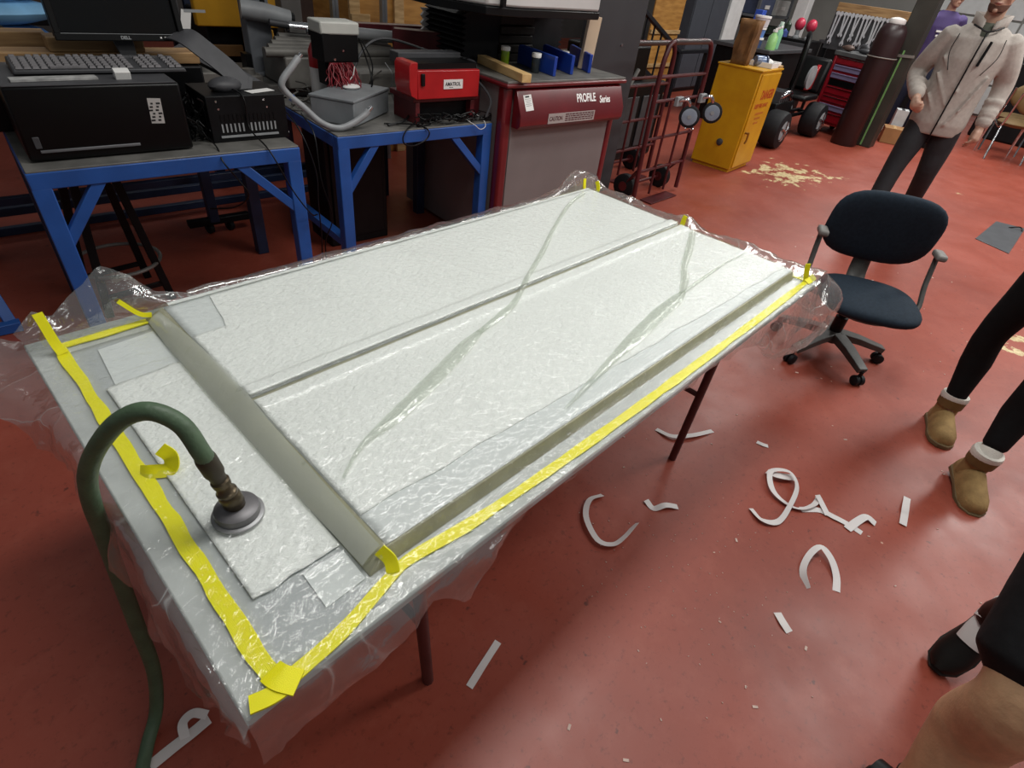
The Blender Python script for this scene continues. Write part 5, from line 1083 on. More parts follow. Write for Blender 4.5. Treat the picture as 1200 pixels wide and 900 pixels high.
# ---- stairs with black railing, plywood and dark panels
M_rail = mat('black_railing', '#1e1e22', 0.4, var=0.1)
t = thing('stair_railing', 'black steel stair railing with balusters descending behind the hand trucks', 'railing', (7.5, 4.6, 0))
A, B_ = Vector((-1.1, 0, 1.52)), Vector((0.85, 0, 0.72))
MB().beam(A, B_, 0.06, 0.05).build('handrail', M_rail, t, bevel=0.006); MB().beam(B_, B_+Vector((0.9, 0, 0.0)), 0.06, 0.05).build('landing_rail', M_rail, t, bevel=0.006)
MB().beam(A-Vector((0, 0, 0.55)), B_-Vector((0, 0, 0.55)), 0.05).build('lower_rail', M_rail, t)
for k in range(9):
    p = A.lerp(B_, (k+0.3)/9); MB().beam(p, p-Vector((0, 0, 0.52)), 0.02).build('baluster', M_rail, t)
for x, z in ((-1.08, 1.5), (0.85, 0.72), (1.7, 0.72)): MB().bx(x-0.03, -0.03, 0, x+0.03, 0.03, z).build('newel_post', M_rail, t)
for k in range(4): MB().bx(-1.05+0.5*k, 0.05, 0.62-0.18*k, -0.52+0.5*k, 0.65, 0.67-0.18*k).build('tread', mat('worn_tread', '#6b5c50', 0.6), t)
for k in range(4): MB().bx(-1.05+0.5*k, 0.55, 0.0, -0.95+0.5*k, 0.65, 0.62-0.18*k).build('tread_support', M_rail, t)
t = thing('plywood_sheet', 'upright plywood sheet between the railing and the blue grey panel', 'plywood', (8.5, 5.25, 0.0), -0.02)
MB().bx(0, 0, 0.0, 0.82, 0.02, 2.1).build('face', M_ply, t, bevel=0.002)
for z in (0.4, 0.85, 1.5): MB().bx(0, -0.03, z, 0.82, 0, z+0.05).build('batten', M_pine, t)
t = thing('locker', 'tall blue grey locker behind the hand truck handles', 'locker', (9.55, 5.2, 0))
MB().bx(0, 0, 0.05, 1.15, 0.5, 2.1).build('body', mat('blue_grey_locker', '#3f434b', 0.5, var=0.06), t, bevel=0.006)
for k in range(2): MB().bx(0.01+k*0.57, -0.015, 0.07, 0.56+k*0.57, -0.001, 2.08).build('door', mat('blue_grey_locker', '#3f434b', 0.5), t, bevel=0.004)
MB().bx(0.02, 0.02, 0, 1.13, 0.48, 0.05).build('plinth', M_black, t)
wc = MB().bx(10.80, 5.2, 0, 11.3, 5.6, 4.2).build('trim_post', M_white, None, kind='structure', bevel=0.01)
wc = MB().bx(12.9, 4.70, 0, 13.15, 4.92, 4.2).build('trim_post', M_white, None, kind='structure', bevel=0.01)
t = thing('storage_shelf', 'dark grey storage shelving between the white posts', 'shelving', (12.4, 5.4, 0))
for k in range(5): MB().bx(0, 0, 0.2+k*0.45, 1.6, 0.6, 0.24+k*0.45).build('shelf', M_post, t, bevel=0.004)
for x in (0, 1.55):
    for y in (0, 0.55): MB().bx(x, y, 0, x+0.05, y+0.05, 2.2).build('upright', M_post, t)
MB().bx(0.05, 0.5, 0.2, 1.55, 0.54, 2.1).build('back_panel', mat('shelf_back', '#57544f', 0.7), t)
for i in range(8):
    b = thing('storage_bin', ['black', 'grey', 'slate blue', 'beige', 'brown', 'dark green', 'white', 'charcoal'][i]+' bin %s the grey storage shelving' % ('on the left part of' if i < 4 else 'on the right part of'), 'bin', (12.5+(0 if i < 4 else 0.78), 5.42, 0.242+(i % 4)*0.45))
    m_ = mat('shelf_bin_%d' % i, ['#1c1c1e', '#6a6a6a', '#47506a', '#9a8f7e', '#57422e', '#2f4034', '#b9b9b6', '#343438'][i], 0.6)
    MB().bx(0, 0, 0, 0.62, 0.42, 0.26).build('body', m_, b, bevel=0.01); MB().bx(0.2, -0.012, 0.1, 0.4, 0, 0.16).build('label_holder', M_paper, b)
# clutter bench along the far wall behind the tool chest and cylinder
t = thing('wall_bench', 'long dark bench with machinery against the far right wall', 'workbench', (13.0, 2.0, 0))
MB().bx(0, 0, 0.86, 0.8, 2.3, 0.91).build('bench_top', M_dgrey, t, bevel=0.006); MB().bx(0.05, 0.05, 0.05, 0.75, 2.25, 0.86).build('base_cabinet', M_blackm, t, bevel=0.006)
for i in range(7):
    b = thing('machine_tool', ['squat grey', 'tall charcoal', 'white', 'beige', 'small red', 'dark blue', 'black'][i]+' machine standing on the far wall bench', 'machine', (13.4, 2.18+i*0.32, 0.912))
    h = [0.25, 0.5, 0.35, 0.3, 0.22, 0.4, 0.45][i]; m_ = mat('bench_machine_%d' % i, ['#77777a', '#3b3b40', '#bdbdbb', '#9d8d76', '#7a2424', '#2a3350', '#1c1c1e'][i], 0.5)
    MB().bx(-0.12, -0.12, 0, 0.12, 0.12, h*0.6).build('base', m_, b, bevel=0.015); MB().lathe([(0, h*0.6), (0.09, h*0.6), (0.07, h*0.9), (0.03, h), (0, h)], 16).build('head', m_, b)
    MB().tube([(-0.1, -0.1, h*0.5), (-0.16, -0.12, h*0.8)], 0.012, 6).build('lever', M_chrome, b)
# brown seated stacking chairs at the right edge
def stack_chair(label, x, y, z, rz):
    t = thing('stacking_chair', label, 'chair', (x, y, z), rz)
    MB().ellip((0, 0, 0.46), (0.23, 0.22, 0.055), 20, 8).build('seat', mat('tan_upholstery', '#6c5531', 0.7, var=0.12), t)
    MB().ellip((0, 0.24, 0.76), (0.22, 0.05, 0.17), 20, 10).build('backrest', mat('tan_upholstery', '#6c5531', 0.7), t)
    for s in (-1, 1):
        MB().tube([(s*0.22, -0.25, 0.0), (s*0.22, -0.22, 0.42), (s*0.22, 0.0, 0.42), (s*0.22, 0.2, 0.44), (s*0.21, 0.27, 0.85)], 0.013, 8, smooth=4).build('side_frame', M_chrome, t)
        MB().tube([(s*0.22, 0.20, 0.42), (s*0.23, 0.30, 0.0)], 0.013, 8).build('leg', M_chrome, t)
    return t
stack_chair('tan upholstered chrome chair at the right edge beyond the man in the beige jacket', 11.1, 0.62, 0, PI/2+0.4)
stack_chair('second tan chrome chair behind the first one at the right edge', 11.75, 0.72, 0, PI/2+0.2)
t = thing('dark_machine', 'black machine housing in the shadow behind the tan chairs', 'machine', (12.9, 0.55, 0))
MB().bx(-0.3, -0.7, 0, 0.4, 0.7, 1.1).build('housing', M_blackm, t, bevel=0.03); MB().bx(-0.2, -0.55, 1.1, 0.3, 0.55, 1.42).build('hood', M_dgrey, t, bevel=0.04); MB().cyl((-0.31, 0.2, 0.8), (-0.33, 0.2, 0.8), 0.1, 16).build('dial', M_lgrey, t)
t = thing('floor_plate', 'grey steel plate lying on the floor beyond the office chair', 'plate', (6.95, 0.0, 0.0))
MB().prism([(-0.44, 0.15), (0.41, 0.10), (0.46, -0.14), (-0.58, -0.13)], 0.0, 0.006).build('plate', mat('dull_floor_plate', '#5a5c60', 0.4, metal=0.4, var=0.1), t, bevel=0.002)
MB().tube([(0.30, -0.02, 0.007), (0.34, -0.10, 0.03), (0.30, -0.13, 0.007)], 0.006, 6, smooth=4).build('lift_ring', M_blackm, t)

# ================================================================== office chair
M_cfab = mat('blue_black_upholstery', '#202b36', 0.85, var=0.12, scale=60, bump=0.15, bscale=300)
M_cpl = mat('grey_chair_plastic', '#494744', 0.5, var=0.15, scale=20)
M_pad = mat('worn_arm_pad', '#7e7b77', 0.55, var=0.15, scale=20)
FA = math.atan2(-0.43, -0.90)                          # direction the chair faces
t = thing('office_chair', 'dark blue swivel office chair with grey armrests beside the table end', 'chair', (3.215, 0.395, 0), FA)
def pad(name, w, d, h, M, pw=3.0, bulge=0.3):
    rows = []
    for i in range(17):
        s = i/16*PI - PI/2; row = []
        for k in range(41):
            a = 2*PI*(k % 40)/40; ca, sa = math.cos(a), math.sin(a); e = (abs(ca)**pw+abs(sa)**pw)**(-1/pw)
            c_ = max(0.0, math.cos(s))**0.45
            row.append(M @ Vector((ca*e*w/2*c_, sa*e*d/2*c_, math.copysign(abs(math.sin(s))**0.8, math.sin(s))*h/2)))
        rows.append(row)
    return MB().grid(rows).build(name, M_cfab, t, angle=80)
pad('seat', 0.46, 0.47, 0.08, Matrix.Translation((0.155, 0.012, 0.425)))
MB().lathe([(0, 0.375), (0.18, 0.375), (0.2, 0.39), (0, 0.40)], 24, Matrix.Translation((0.15, 0, 0))).build('seat_pan', M_cpl, t)
Mb = Matrix.Translation((-0.115, 0, 0.70)) @ Euler((0, math.radians(-78), 0)).to_matrix().to_4x4()
pad('backrest', 0.375, 0.52, 0.075, Mb, pw=3.1)
MB().tube([(-0.03, 0, 0.39), (-0.12, 0, 0.41), (-0.165, 0, 0.50), (-0.165, 0, 0.66)], [0.03, 0.03, 0.028, 0.022], 8, smooth=5, sq=(1.6, 0.6)).build('back_bar', M_cpl, t)
for s in (-1, 1):
    mb = MB(); mb.tube([(0.12, s*0.20, 0.385), (0.07, s*0.275, 0.40), (0.0, s*0.275, 0.50), (-0.06, s*0.275, 0.635)], 0.013, 8, smooth=5); a_ = mb.build('armrest', M_cpl, t)
    o = MB().box((-0.04, s*0.275, 0.65), (0.10, 0.048, 0.032)).build('arm_pad', M_pad, a_, bevel=0.012, seg=3); lab(o, 'worn pale grey armrest pad')
MB().lathe([(0, 0.10), (0.032, 0.10), (0.032, 0.24), (0.024, 0.245), (0.024, 0.38), (0, 0.38)], 16).build('column', M_black, t)
for k in range(5):
    a = math.radians(-127) - FA + 2*PI*k/5; ca, sa = math.cos(a), math.sin(a)
    L1 = MB(); L1.tube([(0.02*ca, 0.02*sa, 0.135), (0.14*ca, 0.14*sa, 0.12), (0.29*ca, 0.29*sa, 0.085)], [0.042, 0.038, 0.03], 4, sq=(1.2, 0.7))
    lg = L1.build('base_leg', M_cpl, t, bevel=0.004)
    cw = caster_wheel(lg, (0.29*ca-0.015*sa, 0.29*sa+0.015*ca, 0.028), 0.028, 0.022, (-sa, ca, 0)); caster_wheel(lg, (0.29*ca+0.015*sa, 0.29*sa-0.015*ca, 0.028), 0.028, 0.022, (-sa, ca, 0))
    MB().cyl((0.29*ca, 0.29*sa, 0.03), (0.29*ca, 0.29*sa, 0.085), 0.010, 8).build('caster_stem', M_black, lg)
MB().lathe([(0, 0.09), (0.045, 0.09), (0.05, 0.15), (0, 0.16)], 16).build('hub', M_cpl, t)

# ================================================================== paper strips and crumbs on the floor
M_strip = mat('white_backing_paper', '#dcd6d4', 0.6, var=0.04)
def strip(label, pts, w=0.02, up=(0, 0, 1)):
    P = [Vector(p) for p in pts]; pp, _ = spline(P, 6); pp = [p-P[0] for p in pp]
    for p in pp: p.z = max(p.z, 0.0006-P[0].z)
    o = ribbon(MB(), pp, w, up, 0.0006, 0.05).build('paper_strip', M_strip, None, angle=60); o.location = P[0]
    return tag(o, label, 'paper strip')
Z = 0.001
strip('straight white paper strip lying nearest below the table edge', [(0.525, 0.432, 0.001), (0.591, 0.448, 0.004), (0.673, 0.468, 0.001)], 0.021)
strip('thin curled strip in a C shape right of the table edge', [(1.369, 0.600, 0.004), (1.302, 0.614, 0.014), (1.229, 0.573, 0.014), (1.183, 0.486, 0.012), (1.208, 0.437, 0.012), (1.267, 0.427, 0.012), (1.360, 0.435, 0.002)], 0.021, lambda t: (0.35*math.cos(t*3), 0.3, 0.9-0.5*t))
strip('short wavy paper scrap between the C shaped strip and the table leg', [(1.478, 0.471, 0.006), (1.470, 0.430, 0.001), (1.510, 0.405, 0.012), (1.550, 0.371, 0.001)], 0.024)
strip('narrow bowed strip on the floor beside the table leg', [(1.869, 0.670, 0.001), (1.876, 0.593, 0.012), (1.955, 0.536, 0.012), (2.068, 0.494, 0.001)], 0.022)
strip('tiny white scrap on the floor under the chair', [(2.164, 0.323, 0.001), (2.167, 0.296, 0.003), (2.178, 0.276, 0.001)], 0.022)
strip('small broad white piece topping the tangled loop of strip', [(2.009, 0.212, 0.012), (2.011, 0.168, 0.022), (2.062, 0.115, 0.014)], 0.035)
strip('long pale strip curling in a loop left of the straight pieces', [(1.767, 0.170, 0.004), (1.739, 0.115, 0.012), (1.781, 0.068, 0.012), (1.891, 0.068, 0.020), (2.002, 0.088, 0.030), (2.052, 0.142, 0.035), (2.001, 0.197, 0.030), (1.928, 0.162, 0.020), (1.901, 0.107, 0.012), (1.910, 0.040, 0.010), (1.980, 0.004, 0.008), (2.045, 0.002, 0.006)], 0.022, lambda t: (0.2, -0.4*math.sin(6*t), 0.75))
strip('straight white strip running right out of the tangled loop', [(1.923, 0.031, 0.002), (1.980, -0.023, 0.002), (1.988, -0.079, 0.006), (1.998, -0.133, 0.003), (1.997, -0.182, 0.001)], 0.026)
strip('short white strip folded across the end of the straight one', [(1.969, -0.135, 0.004), (2.045, -0.152, 0.008), (2.084, -0.170, 0.014), (2.087, -0.206, 0.004)], 0.03)
strip('small upright fork of strip standing out of the tangled pieces', [(2.035, 0.012, 0.020), (2.019, -0.012, 0.012), (1.975, -0.057, 0.006)], 0.024)
strip('small creased white piece lying nearest the boots', [(2.355, -0.259, 0.001), (2.267, -0.269, 0.010), (2.235, -0.277, 0.002), (2.169, -0.285, 0.006)], 0.027)
strip('thin strip arching in a horseshoe on the open floor', [(1.584, -0.123, 0.001), (1.637, -0.083, 0.012), (1.712, -0.075, 0.022), (1.770, -0.091, 0.030), (1.755, -0.137, 0.022), (1.710, -0.177, 0.008), (1.653, -0.199, 0.001)], 0.024, lambda t: (-0.5+0.9*t, 0.25, 0.3+0.6*t))
strip('short white scrap alone on the floor right of the table', [(1.415, -0.086, 0.001), (1.390, -0.115, 0.006), (1.378, -0.142, 0.001)], 0.027)
strip('white strip with a fold under the near corner of the film', [(-0.144, 0.816, 0.002), (-0.087, 0.819, 0.004), (-0.045, 0.820, 0.004), (-0.004, 0.821, 0.010)], 0.028)
strip('second leg of folded strip under the near corner of the film', [(-0.064, 0.818, 0.003), (-0.054, 0.849, 0.018), (-0.027, 0.852, 0.024), (-0.004, 0.827, 0.020)], 0.022)
mb = MB(); r3 = random.Random(12)
for i in range(230):
    x, y = (r3.uniform(0.2, 5.5), r3.uniform(-1.3, 1.4)) if i > 90 else (1.35+r3.gauss(0, 0.22), 0.15+r3.gauss(0, 0.2))
    s = 0.0018 if i <= 90 else r3.choice((0.002, 0.003, 0.004, 0.007)); a = r3.random()*6.28
    mb.box((x, y, 0.0011), (s*2.2, s, 0.0022), (0, 0, a))
tag(mb.build('floor_crumbs', mat('pale_crumbs', '#cbb3a6', 0.7, var=0.2, scale=30), None, smooth=False), 'pale crumbs and paper shreds scattered over the red floor', 'crumbs', kind='stuff')

# ================================================================== people
def skin_mat(name, c): 
    m = mat(name, c, 0.5, var=0.10, scale=25, bump=0.1, bscale=120)
    b = m.node_tree.nodes['Principled BSDF']; b.inputs['Subsurface Weight'].default_value = 0.04; b.inputs['Subsurface Radius'].default_value = (0.02, 0.008, 0.004); return m
def rings(mb, rs, n=24):                               # stacked ellipses (cx, cy, z, rx, ry), closed ends
    base = len(mb.v); k = len(rs)
    for cx, cy, z, rx, ry in rs:
        for i in range(n): a = 2*PI*i/n; mb.v.append((cx+rx*math.cos(a), cy+ry*math.sin(a), z))
    for j in range(k-1):
        for i in range(n):
            a = base+j*n+i; b = base+j*n+(i+1) % n; mb.f.append((a, b, b+n, a+n))
    mb.f.append(tuple(base+i for i in reversed(range(n)))); mb.f.append(tuple(base+(k-1)*n+i for i in range(n))); return mb
def limb(mb, pts, rr, n=16, k=5):
    P = [Vector(p) for p in pts]
    d0 = (P[0]-P[1]).normalized()*rr[0]*0.55; d1 = (P[-1]-P[-2]).normalized()*rr[-1]*0.55
    pp, ro = spline(P, k, rr)
    pp = [pp[0]+d0]+pp+[pp[-1]+d1]; ro = [rr[0]*0.55]+ro+[rr[-1]*0.55]
    return mb.tube(pp, ro, n)
def remesh(o, vox, it=4, fac=0.5):
    r = o.modifiers.new('union', 'REMESH'); r.mode = 'VOXEL'; r.voxel_size = vox; r.use_smooth_shade = True
    s = o.modifiers.new('relax', 'SMOOTH'); s.iterations = it; s.factor = fac; return o
def hand(mb, wrist, d, nrm, side, curl=0.6, s=1.0):
    # d = direction of the fingers, nrm = direction the palm faces, side = +1 when the thumb lies on d x nrm
    w = Vector(wrist); d = Vector(d).normalized(); n = Vector(nrm); n = (n-d*n.dot(d)).normalized(); x = d.cross(n)*side
    limb(mb, [w-d*0.02*s, w+d*0.035*s+x*0.004*s, w+d*0.085*s], [0.024*s, 0.034*s, 0.036*s], 12)
    limb(mb, [w+d*0.03*s-x*0.02*s, w+d*0.082*s-x*0.026*s], [0.019*s, 0.019*s], 10); limb(mb, [w+d*0.03*s+x*0.02*s, w+d*0.082*s+x*0.026*s], [0.020*s, 0.018*s], 10)
    for k, (o_, L, r) in enumerate(((0.033, 0.068, 0.0092), (0.011, 0.078, 0.0095), (-0.011, 0.072, 0.0092), (-0.032, 0.056, 0.0082))):
        b = w+d*0.078*s+x*o_*s; c = curl*(1+0.12*k); P = [b]; dd = d.copy(); ang = 0
        for j, f in enumerate((0.45, 0.32, 0.25)):
            ang += c*(0.75 if j == 0 else 0.95); dd = d*math.cos(ang)+n*math.sin(ang); P.append(P[-1]+dd*L*f*s)
        limb(mb, P, [r*s*1.1, r*s*1.02, r*s*0.95, r*s*0.82], 10, 3)
    b = w+d*0.025*s+x*0.028*s
    limb(mb, [b, b+(d*0.6+x*0.75+n*0.25).normalized()*0.036*s, b+(d*0.85+x*0.55+n*0.55).normalized()*0.068*s], [0.0125*s, 0.0115*s, 0.0088*s], 10, 3)
def head(mb, c, s=1.0, turn=0.0, nod=0.0):
    M = Matrix.Translation(c) @ Euler((nod, 0, turn)).to_matrix().to_4x4() @ Matrix.Scale(s, 4)
    rows = []
    for z, rx, fy, by in ((-0.118, 0.022, -0.072, -0.035), (-0.108, 0.042, -0.088, -0.01), (-0.085, 0.055, -0.093, 0.035), (-0.05, 0.066, -0.090, 0.066), (-0.01, 0.072, -0.088, 0.088), (0.03, 0.0755, -0.092, 0.099), (0.065, 0.073, -0.088, 0.098), (0.095, 0.060, -0.070, 0.082), (0.115, 0.035, -0.035, 0.05), (0.121, 0.012, -0.01, 0.02)):
        rows.append((0, (fy+by)/2, z, rx, (by-fy)/2))
    t_ = MB(); rings(t_, rows, 28); mb.add(t_.v, t_.f, M)
    t_ = MB(); limb(t_, [(0, -0.090, 0.018), (0, -0.106, -0.01), (0, -0.113, -0.026)], [0.008, 0.012, 0.014], 10, 3)       # nose
    limb(t_, [(-0.02, -0.088, -0.060), (0, -0.095, -0.058), (0.02, -0.088, -0.060)], [0.006, 0.009, 0.006], 8, 3)                # lips
    limb(t_, [(-0.012, -0.082, -0.103), (0, -0.090, -0.102), (0.012, -0.082, -0.103)], [0.012, 0.015, 0.012], 8, 3)              # chin
    for q in (-1, 1):
        limb(t_, [(q*0.014, -0.088, 0.036), (q*0.035, -0.088, 0.041), (q*0.056, -0.072, 0.034)], [0.008, 0.009, 0.007], 8, 3)      # brow
        limb(t_, [(q*0.076, 0.008, 0.022), (q*0.084, 0.016, 0.0), (q*0.076, 0.010, -0.032)], [0.012, 0.014, 0.009], 8, 3)          # ears
        limb(t_, [(q*0.045, -0.070, -0.02), (q*0.05, -0.055, -0.05)], [0.018, 0.016], 8, 3)                                        # cheeks
    mb.add(t_.v, t_.f, M); return M
def face(parent, M, hairm, lipm):
    for q in (-1, 1):
        e = MB(); e.ellip((q*0.033, -0.082, 0.012), (0.0135, 0.010, 0.0085), 12, 8); v = [tuple(M @ Vector(p)) for p in e.v]; e.v = v; ey = e.build('eye', M_wtxt, parent)
        e = MB(); e.ellip((q*0.033, -0.0905, 0.012), (0.0058, 0.003, 0.0058), 10, 6); e.v = [tuple(M @ Vector(p)) for p in e.v]; e.build('iris', M_ink, ey)
        e = MB(); e.tube([(q*0.016, -0.099, 0.040), (q*0.035, -0.098, 0.046), (q*0.055, -0.081, 0.040)], [0.003, 0.004, 0.0025], 6, smooth=3); e.v = [tuple(M @ Vector(p)) for p in e.v]; e.build('eyebrow', hairm, parent)
    e = MB(); e.tube([(-0.024, -0.090, -0.060), (0, -0.1025, -0.058), (0.024, -0.090, -0.060)], [0.002, 0.0045, 0.002], 6, smooth=3); e.v = [tuple(M @ Vector(p)) for p in e.v]; e.build('mouth', lipm, parent)
def hair_cap(parent, M, m, long=False):
    rows = []
    for z, rx, fy, by in ((-0.06 if not long else -0.16, 0.055, 0.03, 0.085), (-0.02, 0.074, 0.012, 0.101), (0.03, 0.080, -0.02, 0.108), (0.06, 0.080, -0.083, 0.108), (0.085, 0.073, -0.088, 0.10), (0.11, 0.055, -0.066, 0.075), (0.128, 0.025, -0.03, 0.035)):
        rows.append((0, (fy+by)/2, z, rx, (by-fy)/2))
    e = MB(); rings(e, rows, 28); e.v = [tuple(M @ (Vector(p)*(1+0.03*noise.noise(Vector(p)*40)))) for p in e.v]; return e.build('hair', m, parent, angle=80)
M_skin = skin_mat('light_skin', '#b08a76'); M_skin2 = skin_mat('tan_skin', '#c79f7a')
M_lip = mat('lip', '#8a4a44', 0.5); M_hairb = mat('dark_brown_hair', '#2c1f18', 0.7, var=0.3, scale=80, bump=0.3, bscale=150)
M_jk = mat('beige_fleece', '#a79e96', 0.85, var=0.07, scale=40, bump=0.25, bscale=140); M_trs = mat('charcoal_trousers', '#1d1d21', 0.8, var=0.15, scale=20)
M_blackcl = mat('black_leggings', '#0a0a0c', 0.85, var=0.15, scale=30); M_zip = mat('black_zip', '#121214', 0.4)
M_sole = mat('rubber_sole', '#4d4640', 0.7)
def shoe(parent, ankle, toe_dir, m, sole, L=0.27, boot=False, pitch=0.0, name='shoe', top=None, sole_t=0.022):
    a = Vector(ankle); d = Vector((toe_dir[0], toe_dir[1], 0)).normalized(); x = Vector((0, 0, 1)).cross(d)
    M = Matrix(((x.x, d.x, 0, a.x), (x.y, d.y, 0, a.y), (0, 0, 1, a.z), (0, 0, 0, 1))) @ Matrix.Rotation(pitch, 4, 'X')
    h = 0.10
    mb = MB(); rr = []
    for y, hw, zt in ((-0.075, 0.026, 0.05), (-0.068, 0.034, 0.075), (-0.02, 0.039, 0.10), (0.04, 0.042, 0.098 if boot else 0.085), (0.09, 0.047, 0.078 if boot else 0.062), (0.14, 0.049, 0.064 if boot else 0.05), (0.175, 0.040, 0.052 if boot else 0.042), (0.195, 0.020, 0.035)):
        k = L/0.27; hw *= 1.12 if boot else 1.0
        rr.append([((hw*math.cos(t)) , y*k, -h+sole_t-0.004+(zt-0.0)*max(0, math.sin(t))**0.8 if math.sin(t) > 0 else -h+sole_t-0.004) for t in [2*PI*i/20 for i in range(20)]])
    base = len(mb.v)
    for r_ in rr: mb.v += r_
    for j in range(len(rr)-1):
        for i in range(20): p = base+j*20+i; q = base+j*20+(i+1) % 20; mb.f.append((p, q, q+20, p+20))
    mb.f.append(tuple(range(20))[::-1]); mb.f.append(tuple((len(rr)-1)*20+i for i in range(20)))
    if boot: mb.tube([(0, -0.012, -0.06), (0, -0.018, 0.0), (0, -0.022, 0.075)], [0.046, 0.047, 0.053], 18)
    mb.v = [tuple(M @ Vector(p)) for p in mb.v]
    o = mb.build(name, m, parent, angle=60)
    sb = MB(); out = [(0.028, -0.078), (0.042, -0.06), (0.043, 0.04), (0.053, 0.12), (0.045, 0.175), (0.018, 0.205)]; k = L/0.27
    poly = [(p[0]*(1.1 if boot else 1), p[1]*k) for p in out]+[(-p[0]*(1.1 if boot else 1), p[1]*k) for p in reversed(out)]
    sb.prism(poly, -h, -h+sole_t); sb.v = [tuple(M @ Vector(p)) for p in sb.v]; sb.build('sole', sole, o, bevel=0.004)
    return o, M

# ---- man in the beige zip jacket (local frame: faces -Y, feet at z = 0)
def fig(label, x, y, face_deg, group=None):
    return thing('person', label, 'person', (x, y, 0), math.radians(face_deg)+PI/2)
man = fig('man in a beige zip jacket and black trousers walking towards the table', 5.78, 0.80, 188); man.scale = (1.03, 1.03, 1.03)
mb = MB()
rings(mb, [(0, 0.01, 0.86, 0.13, 0.09), (0, 0.01, 0.98, 0.15, 0.10), (0, 0.0, 1.12, 0.135, 0.09), (0, 0.0, 1.30, 0.16, 0.105), (0, 0.01, 1.44, 0.16, 0.085), (0, 0.015, 1.50, 0.07, 0.06)])
limb(mb, [(0, 0.02, 1.46), (0, 0.005, 1.54), (0, -0.005, 1.62)], [0.06, 0.056, 0.058])
HM = head(mb, (0, -0.015, 1.70), 1.0, -0.15, 0.12)
for s, ua, el, wr_ in ((-1, (-0.20, 0.01, 1.43), (-0.275, 0.05, 1.15), (-0.20, -0.20, 1.03)), (1, (0.20, 0.01, 1.43), (0.265, 0.06, 1.15), (0.275, -0.03, 0.90))):
    limb(mb, [ua, el, wr_], [0.052, 0.044, 0.030])
    hand(mb, wr_, Vector((0.25 if s < 0 else 0.0, -0.75 if s < 0 else -0.2, -0.6 if s < 0 else -0.8)), (1 if s < 0 else -1, 0.2, 0), s if s < 0 else s, 1.0 if s < 0 else 0.4)
for s, kn, an in ((-1, (-0.12, -0.10, 0.50), (-0.13, -0.22, 0.10)), (1, (0.11, 0.04, 0.50), (0.12, 0.26, 0.17))):
    limb(mb, [(s*0.09, 0, 0.92), kn, an], [0.085, 0.055, 0.035])
remesh(mb.build('body', M_skin, man, angle=180), 0.0075)
face(man, HM, M_hairb, M_lip); hair_cap(man, HM, M_hairb)
b_ = MB(); rings(b_, [(0, -0.05, -0.116, 0.035, 0.032), (0, -0.045, -0.105, 0.052, 0.050), (0, -0.03, -0.085, 0.0605, 0.066), (0, -0.02, -0.068, 0.0635, 0.073)], 24); b_.v = [tuple(HM @ Vector(p)) for p in b_.v]
b_.build('beard_stubble', mat('stubble', '#5a3a2c', 0.8, var=0.3, scale=120), man)
jk = MB()
rings(jk, [(0, 0.0, 0.80, 0.175, 0.125), (0, 0.0, 0.88, 0.19, 0.14), (0, 0.0, 1.0, 0.185, 0.135), (0, -0.005, 1.15, 0.185, 0.135), (0, -0.005, 1.30, 0.20, 0.14), (0, 0.0, 1.42, 0.205, 0.12), (0, 0.01, 1.49, 0.14, 0.085), (0, 0.01, 1.52, 0.085, 0.07)], 32)
for s, ua, el, wr_ in ((-1, (-0.175, 0.01, 1.43), (-0.28, 0.06, 1.15), (-0.205, -0.18, 1.04)), (1, (0.175, 0.01, 1.43), (0.275, 0.07, 1.15), (0.278, -0.02, 0.92))):
    limb(jk, [ua, tuple((Vector(ua)+Vector(el))/2+Vector((s*0.012, 0, 0))), el, wr_], [0.077, 0.073, 0.064, 0.048])
    w_ = Vector(wr_); u_ = (Vector(el)-w_).normalized()
    for q in range(5): jk.tube([w_+u_*(0.012+0.035*q)+Vector((0, 0, .006*math.sin(q*9))), w_+u_*(0.026+0.035*q)], [0.050+0.003*(q % 2)+0.003*q, 0.055+0.003*q], 14)
for k, (a, b__) in enumerate((((-0.17, -0.10, 1.30), (0.02, -0.145, 1.10)), ((-0.16, -0.11, 1.20), (0.0, -0.14, 1.0)), ((0.16, -0.11, 1.22), (0.09, -0.14, 0.98)), ((-0.15, -0.10, 1.06), (-0.02, -0.135, 0.90)), ((0.10, -0.125, 1.02), (0.05, -0.14, 0.88)))): limb(jk, [a, tuple((Vector(a)+Vector(b__))/2+Vector((0, 0.004, 0))), b__], [0.008, 0.013, 0.007], 8)
J = remesh(jk.build('jacket', M_jk, man, angle=180), 0.009, 3)
mb = MB(); rr_ = []
for z, rx, ry, fy in ((1.49, 0.100, 0.085, 0.012), (1.53, 0.098, 0.084, 0.010), (1.575, 0.105, 0.088, 0.016)):
    rr_.append([((rx*math.sin(a)), fy-ry*math.cos(a)*(1.15 if abs(a) < 0.9 else 1), z-0.05*max(0, math.cos(a))**4*(1 if z > 1.5 else 0.3)) for a in [0.28+(2*PI-0.56)*i/30 for i in range(31)]])
solid(MB().grid(rr_).build('collar', M_jk, J, angle=80), 0.010)
MB().tube([(0.012, -0.118, 1.475), (0.010, -0.148, 1.40), (0.008, -0.152, 1.25), (0.006, -0.146, 1.05), (0.004, -0.150, 0.90), (0.002, -0.135, 0.80)], 0.006, 6, smooth=5).build('zip', M_zip, J)
MB().tube([(0.065, -0.142, 1.42), (0.055, -0.150, 1.27)], 0.010, 6).build('chest_pocket_zip', M_zip, J)
for s in (-1, 1): MB().tube([(s*0.14, -0.105, 1.44), (s*0.145, -0.128, 1.33), (s*0.10, -0.143, 1.22)], 0.003, 6, smooth=4).build('piping', M_zip, J)
